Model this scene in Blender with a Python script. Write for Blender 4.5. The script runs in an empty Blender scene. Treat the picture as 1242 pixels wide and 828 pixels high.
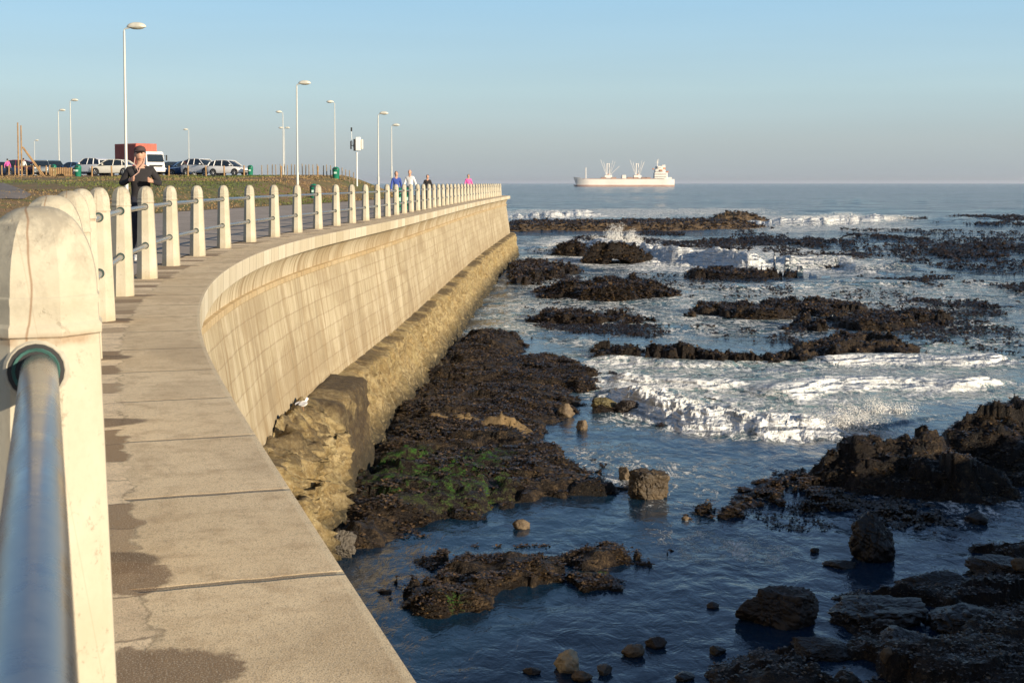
import bpy, bmesh, math, random
import numpy as np
from mathutils import Vector, Matrix
random.seed(7); RNG=np.random.default_rng(11)
S=bpy.context.scene; C=S.collection
R=math.radians
SEA=-5.6; EYE=1.2; F=1600.0; PITCH=R(3.0); PY=306.0; CX=621.0
# ------------------------------------------------------------ survey helpers
def unp(x,y,Z=0.0):
    a=(x-CX)/F; b=(PY-y)/F
    dy=math.cos(PITCH)+b*math.sin(PITCH); dz=-math.sin(PITCH)+b*math.cos(PITCH)
    t=(Z-EYE)/dz
    return (a*t, dy*t)
def colx(x,Y): return (x-CX)/F*Y*1.001
def ss(a,b,x):
    t=np.clip((np.asarray(x,float)-a)/(b-a),0,1); return t*t*(3-2*t)
def _h(ix,iy,seed):
    n=(ix.astype(np.int64)*374761393+iy.astype(np.int64)*668265263+seed*1442695041)&0xffffffff
    n=((n^(n>>13))*1274126177)&0xffffffff
    n=((n^(n>>16))*2246822519)&0xffffffff
    return ((n^(n>>15))&0xffffff)/float(0xffffff)
def vn(x,y,seed=0):
    x=np.asarray(x,float); y=np.asarray(y,float)
    ix=np.floor(x); iy=np.floor(y); fx=x-ix; fy=y-iy
    fx=fx*fx*fx*(fx*(fx*6-15)+10); fy=fy*fy*fy*(fy*(fy*6-15)+10)
    a=_h(ix,iy,seed); b=_h(ix+1,iy,seed); c=_h(ix,iy+1,seed); d=_h(ix+1,iy+1,seed)
    return (a+(b-a)*fx)*(1-fy)+(c+(d-c)*fx)*fy
def fbm(x,y,o=4,seed=0,g=.5):
    v=0; a=1; s=0
    for i in range(o):
        ca,sa=math.cos(i*.9),math.sin(i*.9)
        v=v+a*vn((x*ca-y*sa)*2**i+17*i,(x*sa+y*ca)*2**i-9*i,seed+i); s+=a; a*=g
    return v/s
def ridg(x,y,o=4,seed=0):
    v=0;a=1;s=0
    for i in range(o):
        ca,sa=math.cos(i*.8),math.sin(i*.8)
        n=1-np.abs(2*vn((x*ca-y*sa)*2**i+5*i,(x*sa+y*ca)*2**i+3*i,seed+i)-1); v=v+a*n*n; s+=a; a*=.5
    return v/s
def facet(x,y,seed=0,tilt=.5):
    x=np.asarray(x,float); y=np.asarray(y,float); ix=np.floor(x); iy=np.floor(y); best=np.full(x.shape,1e9); out=np.zeros(x.shape)
    for dx in (-1,0,1):
        for dy in (-1,0,1):
            cx=ix+dx; cy=iy+dy; px=cx+_h(cx,cy,seed); py=cy+_h(cx,cy,seed+7)
            d=(x-px)**2+(y-py)**2; m=d<best
            hh=.55*_h(cx,cy,seed+13)+.22+tilt*1.7*((_h(cx,cy,seed+19)-.5)*2*(x-px)+(_h(cx,cy,seed+23)-.5)*2*(y-py))
            out=np.where(m,hh,out); best=np.where(m,d,best)
    return out
def sdf(px,py,poly):
    """signed distance (positive inside)"""
    P=np.asarray(poly,float); d=np.full(px.shape,1e9); ins=np.zeros(px.shape,bool)
    n=len(P)
    for i in range(n):
        ax,ay=P[i]; bx,by=P[(i+1)%n]
        ex,ey=bx-ax,by-ay; L=ex*ex+ey*ey+1e-12
        t=np.clip(((px-ax)*ex+(py-ay)*ey)/L,0,1)
        d=np.minimum(d,(px-ax-t*ex)**2+(py-ay-t*ey)**2)
        c=((ay>py)!=(by>py)); 
        with np.errstate(divide='ignore',invalid='ignore'):
            xx=(bx-ax)*(py-ay)/((by-ay) if by!=ay else 1e-9)+ax
        ins^=(c&(px<xx))
    d=np.sqrt(d); return np.where(ins,d,-d)
def dline(px,py,line):
    P=np.asarray(line,float); d=np.full(px.shape,1e9); sg=np.zeros(px.shape); tt=np.zeros(px.shape)
    n=len(P)-1
    for i in range(n):
        ax,ay=P[i]; bx,by=P[i+1]; ex,ey=bx-ax,by-ay; L=ex*ex+ey*ey
        t=np.clip(((px-ax)*ex+(py-ay)*ey)/L,0,1)
        dd=np.hypot(px-ax-t*ex,py-ay-t*ey); m=dd<d
        d=np.where(m,dd,d); sg=np.where(m,np.sign(ex*(py-ay)-ey*(px-ax)),sg); tt=np.where(m,(i+t)/n,tt)
    return d,sg,tt
# ------------------------------------------------------------ object helpers
def tag(o,label=None,cat=None,group=None,kind=None):
    if label:o['label']=label
    if cat:o['category']=cat
    if group:o['group']=group
    if kind:o['kind']=kind
    return o
def empty(name,loc=(0,0,0),rz=0):
    o=bpy.data.objects.new(name,None); o.empty_display_size=.2; C.objects.link(o); o.location=loc; o.rotation_euler=(0,0,rz); return o
def mesh_np(name,V,Fc,mats,parent=None,smooth=True,uv=None,attrs=None,mi=None):
    me=bpy.data.meshes.new(name); V=np.asarray(V,np.float32)
    if isinstance(Fc,np.ndarray):
        k=Fc.shape[1]; nf=len(Fc)
        me.vertices.add(len(V)); me.vertices.foreach_set('co',V.ravel())
        me.loops.add(nf*k); me.loops.foreach_set('vertex_index',Fc.astype(np.int32).ravel())
        me.polygons.add(nf); me.polygons.foreach_set('loop_start',np.arange(0,nf*k,k,dtype=np.int32))
        me.polygons.foreach_set('loop_total',np.full(nf,k,np.int32)); me.update(calc_edges=True)
    else:
        me.from_pydata([tuple(v) for v in V.tolist()],[],Fc)
    if uv is not None:
        u=me.uv_layers.new(name='UVMap'); li=np.zeros(len(me.loops),np.int32); me.loops.foreach_get('vertex_index',li)
        u.data.foreach_set('uv',np.asarray(uv,np.float32)[li].ravel())
    for k2,v in (attrs or {}).items():
        a=me.attributes.new(k2,'FLOAT','POINT'); a.data.foreach_set('value',np.asarray(v,np.float32))
    for m in (mats if isinstance(mats,(list,tuple)) else [mats]): me.materials.append(m)
    if mi is not None: me.polygons.foreach_set('material_index',np.asarray(mi,np.int32))
    me.polygons.foreach_set('use_smooth',[bool(smooth)]*len(me.polygons))
    me.validate(); me.update()
    o=bpy.data.objects.new(name,me); C.objects.link(o); o.parent=parent; return o
def gridfaces(nr,nc,keep=None):
    i=np.arange(nr-1)[:,None]*nc+np.arange(nc-1)[None,:]
    f=np.stack([i,i+1,i+nc+1,i+nc],-1)
    if keep is not None: f=f[keep]
    return f.reshape(-1,4)
def compact(V,Fc,*arr):
    u,inv=np.unique(Fc,return_inverse=True)
    return (V[u],inv.reshape(Fc.shape))+tuple(a[u] for a in arr)
class MB:
    def __init__(s): s.V=[];s.F=[];s.M=[]
    def add(s,V,Fc,m=0):
        n=len(s.V); s.V+= [tuple(v) for v in V]; s.F+=[tuple(i+n for i in f) for f in Fc]; s.M+=[m]*len(Fc)
    def box(s,c,d,m=0,rz=0,bev=0,tx=1.0):
        x,y,z=[q/2 for q in d]; V=[]
        b=min(bev,x*.9,y*.9,z*.9)
        if b<=0:
            for zz,k in ((-z,1),(z,tx)):
                for (a,e) in ((-x,-y),(x,-y),(x,y),(-x,y)): V.append((a*k,e*k,zz))
            Fc=[(3,2,1,0),(4,5,6,7),(0,1,5,4),(1,2,6,5),(2,3,7,6),(3,0,4,7)]
        else:
            def ring(xx,yy,zz,bb): return [(-xx+bb,-yy,zz),(xx-bb,-yy,zz),(xx,-yy+bb,zz),(xx,yy-bb,zz),(xx-bb,yy,zz),(-xx+bb,yy,zz),(-xx,yy-bb,zz),(-xx,-yy+bb,zz)]
            V=ring(x-b,y-b,-z,b*.5)+ring(x,y,-z+b,b)+ring(x*tx,y*tx,z-b,b)+ring(x*tx-b,y*tx-b,z,b*.5)
            Fc=[tuple(range(7,-1,-1)),tuple(range(24,32))]
            for r in range(3):
                for i in range(8): Fc.append((r*8+i,r*8+(i+1)%8,r*8+8+(i+1)%8,r*8+8+i))
        ca,sa=math.cos(rz),math.sin(rz)
        s.add([(c[0]+v[0]*ca-v[1]*sa,c[1]+v[0]*sa+v[1]*ca,c[2]+v[2]) for v in V],Fc,m)
    def tube(s,pts,r,n=10,m=0,caps=True):
        P=[Vector(p) for p in pts]; rs=r if isinstance(r,(list,tuple)) else [r]*len(P)
        base=len(s.V); up=None
        for i,p in enumerate(P):
            d=(P[min(i+1,len(P)-1)]-P[max(i-1,0)]).normalized()
            if up is None: up=d.orthogonal().normalized()
            up=(up-d*up.dot(d)).normalized(); w=d.cross(up)
            for k in range(n):
                a=2*math.pi*k/n; s.V.append(tuple(p+(up*math.cos(a)+w*math.sin(a))*rs[i]))
        for i in range(len(P)-1):
            for k in range(n):
                s.F.append((base+i*n+k,base+i*n+(k+1)%n,base+(i+1)*n+(k+1)%n,base+(i+1)*n+k)); s.M.append(m)
        if caps:
            s.F.append(tuple(base+k for k in range(n-1,-1,-1))); s.M.append(m)
            s.F.append(tuple(base+(len(P)-1)*n+k for k in range(n))); s.M.append(m)
    def loft(s,rings,m=0,caps=True,closed=True):
        base=len(s.V); n=len(rings[0])
        for r in rings: s.V+=[tuple(v) for v in r]
        for i in range(len(rings)-1):
            for k in range(n if closed else n-1):
                s.F.append((base+i*n+k,base+i*n+(k+1)%n,base+(i+1)*n+(k+1)%n,base+(i+1)*n+k)); s.M.append(m)
        if caps:
            s.F.append(tuple(base+k for k in range(n-1,-1,-1))); s.M.append(m)
            s.F.append(tuple(base+(len(rings)-1)*n+k for k in range(n))); s.M.append(m)
    def ell(s,c,r,m=0,nu=14,nv=9,fn=None):
        rings=[]
        base=len(s.V)
        for j in range(nv+1):
            ph=math.pi*(j/nv)-math.pi/2
            for i in range(nu):
                th=2*math.pi*i/nu; v=Vector((math.cos(ph)*math.cos(th),math.cos(ph)*math.sin(th),math.sin(ph)))
                if fn: v=fn(v)
                s.V.append((c[0]+v.x*r[0],c[1]+v.y*r[1],c[2]+v.z*r[2]))
        for j in range(nv):
            for i in range(nu): s.F.append((base+j*nu+i,base+j*nu+(i+1)%nu,base+(j+1)*nu+(i+1)%nu,base+(j+1)*nu+i)); s.M.append(m)
    def build(s,name,mats,parent=None,smooth=False,angle=None):
        me=bpy.data.meshes.new(name); me.from_pydata(s.V,[],s.F)
        for m in (mats if isinstance(mats,(list,tuple)) else [mats]): me.materials.append(m)
        me.polygons.foreach_set('material_index',s.M)
        bm=bmesh.new(); bm.from_mesh(me); bmesh.ops.remove_doubles(bm,verts=bm.verts,dist=1e-5); bmesh.ops.recalc_face_normals(bm,faces=bm.faces)
        if smooth:
            for f in bm.faces: f.smooth=True
            for e in bm.edges:
                if len(e.link_faces)==2 and e.calc_face_angle(0)>R(angle or 40): e.smooth=False
        bm.to_mesh(me); bm.free()
        o=bpy.data.objects.new(name,me); C.objects.link(o); o.parent=parent; return o
def copy_tree(o,parent=None):
    c=o.copy(); C.objects.link(c); c.parent=parent
    for ch in list(o.children): copy_tree(ch,c)
    return c
# ------------------------------------------------------------ material helpers
class NT:
    def __init__(s,name):
        s.m=bpy.data.materials.new(name); s.m.use_nodes=True; s.t=s.m.node_tree; s.b=s.t.nodes['Principled BSDF']; s._tc=None
    def n(s,typ,**k):
        q=s.t.nodes.new(typ)
        for a,v in k.items(): setattr(q,a,v)
        return q
    def link(s,a,b): s.t.links.new(a,b)
    def setin(s,node,key,v):
        i=node.inputs[key]
        if isinstance(v,bpy.types.NodeSocket): s.link(v,i)
        else:
            if isinstance(v,tuple) and len(v)==3 and i.type=='RGBA': v=v+(1,)
            i.default_value=v
    def obj(s): 
        if not s._tc: s._tc=s.n('ShaderNodeTexCoord')
        return s._tc.outputs['Object']
    def uv(s): s.obj(); return s._tc.outputs['UV']
    def pos(s):
        return s.n('ShaderNodeNewGeometry').outputs['Position']
    def mapp(s,vec,scale=(1,1,1),rot=(0,0,0),loc=(0,0,0)):
        q=s.n('ShaderNodeMapping'); s.link(vec,q.inputs[0]); q.inputs['Scale'].default_value=scale; q.inputs['Rotation'].default_value=rot; q.inputs['Location'].default_value=loc; return q.outputs[0]
    def noise(s,vec,scale=1,detail=4,rough=.55,dist=0,ntype=None):
        q=s.n('ShaderNodeTexNoise'); s.link(vec,q.inputs['Vector']); q.inputs['Scale'].default_value=scale; q.inputs['Detail'].default_value=detail
        q.inputs['Roughness'].default_value=rough; q.inputs['Distortion'].default_value=dist
        return q.outputs['Fac']
    def ramp(s,fac,stops,interp='LINEAR'):
        q=s.n('ShaderNodeValToRGB'); s.setin(q,0,fac); e=q.color_ramp.elements; q.color_ramp.interpolation=interp
        while len(e)<len(stops): e.new(.5)
        for i,(p,c) in enumerate(stops):
            e[i].position=p; e[i].color=(c if isinstance(c,tuple) else (c,c,c))+(1,)
        return q.outputs[0]
    def mix(s,fac,a,b,blend='MIX'):
        q=s.n('ShaderNodeMix',data_type='RGBA',blend_type=blend); s.setin(q,0,fac); s.setin(q,6,a); s.setin(q,7,b); return q.outputs[2]
    def math(s,op,a,b=0.0,c=0.0,clamp=False):
        q=s.n('ShaderNodeMath',operation=op); q.use_clamp=clamp; s.setin(q,0,a); s.setin(q,1,b); s.setin(q,2,c); return q.outputs[0]
    def mr(s,v,a,b,c=0.0,d=1.0,smooth=False):
        q=s.n('ShaderNodeMapRange'); q.clamp=True
        if smooth: q.interpolation_type='SMOOTHSTEP'
        s.setin(q,0,v); s.setin(q,1,a); s.setin(q,2,b); s.setin(q,3,c); s.setin(q,4,d); return q.outputs[0]
    def sep(s,v):
        q=s.n('ShaderNodeSeparateXYZ'); s.link(v,q.inputs[0]); return q.outputs
    def comb(s,x=0.0,y=0.0,z=0.0):
        q=s.n('ShaderNodeCombineXYZ'); s.setin(q,0,x); s.setin(q,1,y); s.setin(q,2,z); return q.outputs[0]
    def attr(s,name):
        q=s.n('ShaderNodeAttribute'); q.attribute_name=name; return q.outputs['Fac']
    def wn(s,v):
        q=s.n('ShaderNodeTexWhiteNoise',noise_dimensions='2D'); s.link(v,q.inputs['Vector']); return q.outputs['Value']
    def vor(s,v,scale,feature='F1'):
        q=s.n('ShaderNodeTexVoronoi',feature=feature); s.link(v,q.inputs['Vector']); q.inputs['Scale'].default_value=scale; return q
    def bump(s,h,strength=.5,dist=.02,normal=None):
        q=s.n('ShaderNodeBump'); s.setin(q,'Height',h); q.inputs['Strength'].default_value=strength; q.inputs['Distance'].default_value=dist
        if normal is not None: s.link(normal,q.inputs['Normal'])
        return q.outputs[0]
    def out(s,col=None,rough=None,normal=None,metal=None,spec=None,coat=None):
        if col is not None: s.setin(s.b,'Base Color',col)
        if rough is not None: s.setin(s.b,'Roughness',rough)
        if normal is not None: s.link(normal,s.b.inputs['Normal'])
        if metal is not None: s.setin(s.b,'Metallic',metal)
        if spec is not None: s.setin(s.b,'Specular IOR Level',spec)
        if coat is not None: s.setin(s.b,'Coat Weight',coat)
        return s.m
def simple(name,col,rough=.6,metal=0,var=.15,scale=6,spec=None,coat=None,bump=0):
    t=NT(name); n=t.noise(t.obj(),scale,4,.6)
    c=t.mix(t.mr(n,.3,.7),tuple(x*(1-var) for x in col),tuple(min(1,x*(1+var)) for x in col))
    nm=t.bump(n,.3,bump) if bump else None
    return t.out(c,t.mr(n,.3,.7,rough*.9,min(1,rough*1.1)),nm,metal,spec,coat)

# ============================================================ MATERIALS
def m_post():
    t=NT('cast_concrete'); o=t.obj(); info=t.n('ShaderNodeObjectInfo')
    off=t.n('ShaderNodeVectorMath',operation='ADD'); t.link(o,off.inputs[0]); t.link(info.outputs['Location'],off.inputs[1]); v=off.outputs[0]
    n1=t.noise(v,3.2,5,.6,.3); n2=t.noise(v,60,3,.7); z=t.sep(o)[2]
    c=t.mix(t.mr(n1,.3,.7),(.42,.375,.275),(.53,.49,.39))
    c=t.mix(t.mr(n2,.45,.8,0,.25),c,(.36,.32,.24))
    # grey lichen on the dome and rust-brown trickles
    dome=t.math('MULTIPLY',t.mr(z,.93,1.13),t.mr(t.noise(v,11,6,.75,.3),.46,.60))
    c=t.mix(t.math('MULTIPLY',dome,.55),c,(.19,.165,.13))
    st=t.noise(t.mapp(v,(26,26,1.4)),1,3,.5)
    c=t.mix(t.mr(st,.62,.74,0,.35),c,(.40,.33,.22))
    base=t.math('MULTIPLY',t.mr(z,.14,0),t.mr(n1,.35,.65)); c=t.mix(t.math('MULTIPLY',base,.6),c,(.30,.22,.10))
    so=t.sep(o); wl=t.math('MULTIPLY',t.math('SUBTRACT',t.noise(v,5,3,.5),.5),.045)
    ck=t.math('ABSOLUTE',t.math('SUBTRACT',t.math('ADD',so[0],.012),wl)); ckm=t.math('MULTIPLY',t.mr(ck,.0006,.0024,1,0),t.mr(z,.80,.88)); c=t.mix(t.math('MULTIPLY',ckm,.75),c,(.22,.12,.06))
    chip=t.noise(v,28,5,.8); c=t.mix(t.mr(chip,.60,.66,0,.65),c,(.30,.26,.19)); gv=t.math('ABSOLUTE',t.math('SUBTRACT',z,.952)); c=t.mix(t.math('MULTIPLY',t.mr(gv,.004,.014,1,0),t.mr(t.noise(v,14,4,.7),.4,.6,0,.7)),c,(.30,.20,.12))
    h=t.math('ADD',t.math('MULTIPLY',n2,.3),t.math('SUBTRACT',n1,t.math('MULTIPLY',t.mr(chip,.60,.66),.5)))
    cr=t.vor(t.mapp(v,(1.6,1.6,.5)),2.1,'DISTANCE_TO_EDGE').outputs['Distance']
    c=t.mix(t.mr(cr,.0,.004,.25,0),c,(.25,.17,.10))
    return t.out(c,.85,t.bump(h,.35,.006))
def m_walk():
    t=NT('walkway_slabs'); u=t.uv(); su=t.sep(u); U,V=su[0],su[1]   # U along, V = distance inside the edge
    P=1.17
    wob=t.noise(t.mapp(u,(2.5,6,1)),1,3,.6)
    Uw=t.math('ADD',U,t.math('MULTIPLY',wob,.03))
    cell=t.math('FLOOR',t.math('DIVIDE',Uw,P)); fr=t.math('ABSOLUTE',t.math('SUBTRACT',t.math('FRACT',t.math('DIVIDE',Uw,P)),.5))
    rnd=t.wn(t.comb(cell,3.0)); sp=t.noise(u,170,2,.8); n1=t.noise(t.mapp(u,(1.6,3,1)),1,5,.6,.4); n2=t.noise(u,7,5,.65)
    c=t.mix(rnd,(0.520,0.418,0.271),(0.678,0.565,0.395)); c=t.mix(t.mr(n1,.35,.65,0,.55),c,(0.723,0.621,0.452)); c=t.mix(t.mr(n2,.48,.66,0,.6),c,(.38,.28,.17)); c=t.mix(t.mr(t.noise(t.mapp(u,(.6,1.2,1)),1,4,.6,.8),.52,.66,0,.5),c,(.36,.28,.18))
    # inner band of small worn patches beside the railing
    lim=t.math('ADD',.60,t.math('MULTIPLY',t.math('SUBTRACT',t.noise(u,5,3,.6),.5),.22))
    inner=t.mr(V,lim,t.math('ADD',lim,.012))
    c2f=t.math('FLOOR',t.math('DIVIDE',t.math('ADD',U,t.math('MULTIPLY',wob,.12)),.39)); r2=t.wn(t.comb(c2f,9.0))
    f2=t.math('ABSOLUTE',t.math('SUBTRACT',t.math('FRACT',t.math('DIVIDE',t.math('ADD',U,t.math('MULTIPLY',wob,.12)),.39)),.5))
    ci=t.mix(t.mr(r2,.15,.6),(.24,.165,.09),(.74,.62,.45)); ci=t.mix(t.mr(n2,.45,.7,0,.5),ci,(.26,.2,.14)); ci=t.mix(t.mr(f2,.47,.495,0,.7),ci,(.10,.07,.045))
    c=t.mix(inner,c,ci)
    el=t.math('ABSOLUTE',t.math('SUBTRACT',V,lim)); c=t.mix(t.math('MULTIPLY',t.mr(el,.0,.012,.6,0),t.mr(t.noise(u,3,2,.5),.4,.6)),c,(.09,.065,.04))
    jt=t.mr(fr,.480,.490); jm=t.math('MULTIPLY',jt,t.math('SUBTRACT',1,inner)); jm=t.math('MULTIPLY',jm,t.mr(t.wn(t.comb(cell,7.0)),0,.5,.55,1))
    c=t.mix(t.math('MULTIPLY',jm,.8),c,(.13,.10,.065))
    # damp dirt beside the foot of every bollard
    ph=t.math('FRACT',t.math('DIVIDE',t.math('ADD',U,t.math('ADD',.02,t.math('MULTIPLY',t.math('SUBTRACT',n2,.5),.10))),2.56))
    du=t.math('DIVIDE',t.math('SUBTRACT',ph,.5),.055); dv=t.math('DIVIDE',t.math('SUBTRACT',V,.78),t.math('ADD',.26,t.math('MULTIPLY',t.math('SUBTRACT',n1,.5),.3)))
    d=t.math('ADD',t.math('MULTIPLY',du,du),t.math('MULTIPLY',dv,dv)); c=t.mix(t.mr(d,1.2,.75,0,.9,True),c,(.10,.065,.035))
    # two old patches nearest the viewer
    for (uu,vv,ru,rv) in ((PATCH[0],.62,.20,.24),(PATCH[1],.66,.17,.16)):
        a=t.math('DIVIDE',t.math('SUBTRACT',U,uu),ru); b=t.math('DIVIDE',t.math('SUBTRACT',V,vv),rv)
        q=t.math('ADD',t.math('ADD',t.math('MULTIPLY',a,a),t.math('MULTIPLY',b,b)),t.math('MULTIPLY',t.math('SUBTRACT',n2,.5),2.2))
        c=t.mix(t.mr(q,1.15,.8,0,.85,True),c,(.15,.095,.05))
    c=t.mix(t.mr(V,.03,.018,0,.6),c,(.68,.60,.44)); c=t.mix(1.0,c,(1.20,1.10,.95),'MULTIPLY')
    c=t.mix(t.mr(sp,.53,.66,0,.75),c,(.20,.15,.10)); c=t.mix(t.mr(sp,.45,.34,0,.55),c,(.78,.70,.54)); sp2=t.noise(u,48,4,.75); c=t.mix(t.mr(sp2,.52,.66,0,.45),c,(.25,.19,.12))
    h=t.math('SUBTRACT',t.math('ADD',t.math('MULTIPLY',sp,.4),t.math('MULTIPLY',n2,.6)),t.math('MULTIPLY',jm,1.6))
    return t.out(c,.92,t.bump(h,.7,.006))
def m_prom():
    t=NT('promenade_paving'); u=t.uv(); n=t.noise(u,.5,5,.6); n2=t.noise(u,30,3,.7)
    b=t.n('ShaderNodeTexBrick'); t.link(u,b.inputs[0]); b.inputs['Scale'].default_value=1; b.inputs['Brick Width'].default_value=1.2; b.inputs['Row Height'].default_value=.6; b.inputs['Mortar Size'].default_value=.015
    b.inputs['Color1'].default_value=(.30,.25,.205,1); b.inputs['Color2'].default_value=(.38,.32,.27,1); b.inputs['Mortar'].default_value=(.17,.13,.11,1)
    c=t.mix(t.mr(n,.4,.7,0,.5),b.outputs[0],(.25,.205,.17)); c=t.mix(t.mr(n2,.5,.8,0,.3),c,(.46,.39,.33))
    return t.out(c,.9,t.bump(n2,.3,.005))
def m_wall(kind):
    t=NT('seawall_'+kind); u=t.uv(); su=t.sep(u); U,V=su[0],su[1]   # V = metres down the profile
    n1=t.noise(t.mapp(u,(.35,.8,1)),1,5,.6,.3); fine=t.noise(u,38,4,.7)
    streak=t.noise(t.mapp(u,(4.5,.28,1)),1,5,.62,.25); streak2=t.noise(t.mapp(u,(14,.5,1)),1,3,.6)
    if kind=='masonry':
        wu=t.math('ADD',U,t.math('MULTIPLY',V,.05))
        b=t.n('ShaderNodeTexBrick'); b.offset=.5; b.squash=1
        jit=t.n('ShaderNodeVectorMath',operation='ADD'); t.link(t.comb(wu,V),jit.inputs[0]); q=t.noise(u,1.7,2,.5); t.link(t.comb(t.math('MULTIPLY',q,.06),t.math('MULTIPLY',t.noise(u,1.3,2,.5),.045)),jit.inputs[1])
        t.link(jit.outputs[0],b.inputs[0]); b.inputs['Scale'].default_value=1; b.inputs['Brick Width'].default_value=.9; b.inputs['Row Height'].default_value=.36; b.inputs['Mortar Size'].default_value=.016; b.inputs['Mortar Smooth'].default_value=.3
        b.inputs['Color1'].default_value=(0.40,0.335,0.215,1); b.inputs['Color2'].default_value=(0.49,0.42,0.285,1); b.inputs['Mortar'].default_value=(0.33,0.262,0.165,1)
        c=b.outputs[0]
        pan=t.wn(t.comb(t.math('FLOOR',t.math('DIVIDE',wu,1.05)),1.0)); c=t.mix(.28,c,t.mix(pan,(0.271,0.205,0.115),(0.525,0.451,0.303)))
        c=t.mix(t.mr(n1,.47,.6,0,.6),c,(.27,.205,.12)); bigst=t.noise(t.mapp(u,(1.3,.22,1)),1,4,.6,.3); c=t.mix(t.mr(bigst,.53,.62,0,.5),c,(.22,.165,.095)); c=t.mix(t.mr(bigst,.46,.38,0,.35),c,(.62,.55,.41))
        h=t.math('SUBTRACT',t.math('ADD',n1,t.math('MULTIPLY',fine,.35)),t.math('MULTIPLY',b.outputs['Fac'],.7))
        dn=t.mr(V,1.7,3.0)
        c=t.mix(t.math('MULTIPLY',dn,t.mr(streak,.3,.6,.15,.85)),c,(.24,.17,.085))
    else:
        L={'coping':.92,'recurve':.98}.get(kind,.9)
        wu=t.math('ADD',U,t.math('MULTIPLY',V,.25 if kind=='recurve' else 0.0))
        k=t.math('FLOOR',t.math('DIVIDE',wu,L)); r=t.wn(t.comb(k,2.0)); fr=t.math('ABSOLUTE',t.math('SUBTRACT',t.math('FRACT',t.math('DIVIDE',wu,L)),.5))
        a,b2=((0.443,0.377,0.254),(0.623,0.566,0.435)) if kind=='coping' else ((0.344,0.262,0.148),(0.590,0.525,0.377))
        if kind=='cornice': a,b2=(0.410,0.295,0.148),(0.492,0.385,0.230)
        c=t.mix(r,a,b2); c=t.mix(t.mr(fr,.478,.490,0,.85),c,(.17,.125,.07))
        if kind=='recurve':
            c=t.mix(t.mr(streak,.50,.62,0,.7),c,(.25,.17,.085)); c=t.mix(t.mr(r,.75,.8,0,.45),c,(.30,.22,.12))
        h=t.math('SUBTRACT',t.math('ADD',n1,t.math('MULTIPLY',fine,.3)),t.mr(fr,.48,.49,0,.6))
    c=t.mix(t.mr(streak,.50,.62,0,.7),c,(.26,.185,.095) if kind!='coping' else (.45,.38,.26))
    c=t.mix(t.mr(streak2,.54,.66,0,.45),c,(0.574,0.500,0.353)); c=t.mix(t.mr(streak2,.44,.34,0,.45),c,(.29,.21,.12)); c=t.mix(t.mr(fine,.55,.75,0,.35),c,(.2,.15,.09))
    return t.out(c,.9,t.bump(h,.55,.02))
def m_footing(dark=False):
    t=NT('weathered_footing_concrete'); p=t.pos(); z=t.sep(p)[2]; n1=t.noise(p,.9,6,.65,.4); n2=t.noise(p,7,5,.7); n3=t.noise(t.mapp(p,(3,3,.5)),1,4,.6)
    c=t.mix(t.mr(n1,.35,.65),(.30,.205,.075),(.46,.36,.185)); vo=t.vor(p,16).outputs['Distance']; c=t.mix(t.mr(vo,.45,.15,0,.35),c,(.62,.54,.36)); c=t.mix(t.mr(n2,.48,.62,0,.8),c,(.15,.10,.04)); c=t.mix(t.mr(t.noise(p,2.2,5,.7,.5),.52,.6,0,.7),c,(.20,.135,.05)); c=t.mix(t.mr(n3,.5,.65,0,.5),c,(.34,.27,.12))
    c=t.mix(t.mr(n2,.42,.3,0,.5),c,(.55,.46,.28))
    c=t.mix(t.math('MULTIPLY',t.attr('weed'),t.mr(n2,.3,.6,.75,1)),c,(.058,.038,.019))
    c=t.mix(t.math('MULTIPLY',t.mr(z,-4.6,-5.3),t.mr(n2,.3,.5,.4,1)),c,(.035,.028,.014))
    return t.out(c,.85,t.bump(t.math('ADD',t.math('MULTIPLY',n1,1.2),t.math('ADD',n2,t.math('MULTIPLY',t.noise(p,26,4,.8),.6))),1.0,.09))
def m_rock():
    t=NT('kelp_covered_rock'); p=t.pos(); n1=t.noise(p,.7,5,.65,.3); n2=t.noise(p,5,5,.7); n3=t.noise(p,22,4,.75)
    c=t.mix(t.mr(n1,.35,.65),(.005,.0036,.0026),(.017,.0105,.0065)); c=t.mix(t.mr(n2,.56,.68,0,.7),c,(.045,.029,.014)); c=t.mix(t.mr(n3,.60,.70,0,.8),c,(.20,.14,.08))
    br=t.attr('bare'); c=t.mix(t.math('MULTIPLY',br,t.mr(n2,.46,.60,.0,.9)),c,t.mix(t.mr(n3,.42,.68),(.030,.019,.011),(.17,.115,.06)))
    gr=t.attr('green'); c=t.mix(t.math('MULTIPLY',gr,t.mr(n2,.48,.60)),c,t.mix(t.mr(n3,.4,.6),(.010,.03,.005),(.04,.13,.012)))
    return t.out(c,t.mr(n2,.35,.65,.32,.8),t.bump(t.math('ADD',n2,t.math('MULTIPLY',n3,.7)),1.0,.10),None,.28)
def m_boulder(name,a,b,rough=.5):
    t=NT(name); p=t.obj(); n1=t.noise(p,2,6,.7,.4); n2=t.noise(p,14,5,.75)
    c=t.mix(t.mr(n1,.35,.65),a,b); c=t.mix(t.mr(n2,.55,.7,0,.7),c,tuple(x*.35 for x in a)); c=t.mix(t.mr(n2,.38,.28,0,.35),c,tuple(min(1,x*1.9) for x in b))
    return t.out(c,t.mr(n1,.3,.7,rough*.7,min(1,rough*1.3)),t.bump(t.math('ADD',n1,t.math('MULTIPLY',n2,.4)),.9,.06),None,.5)
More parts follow.
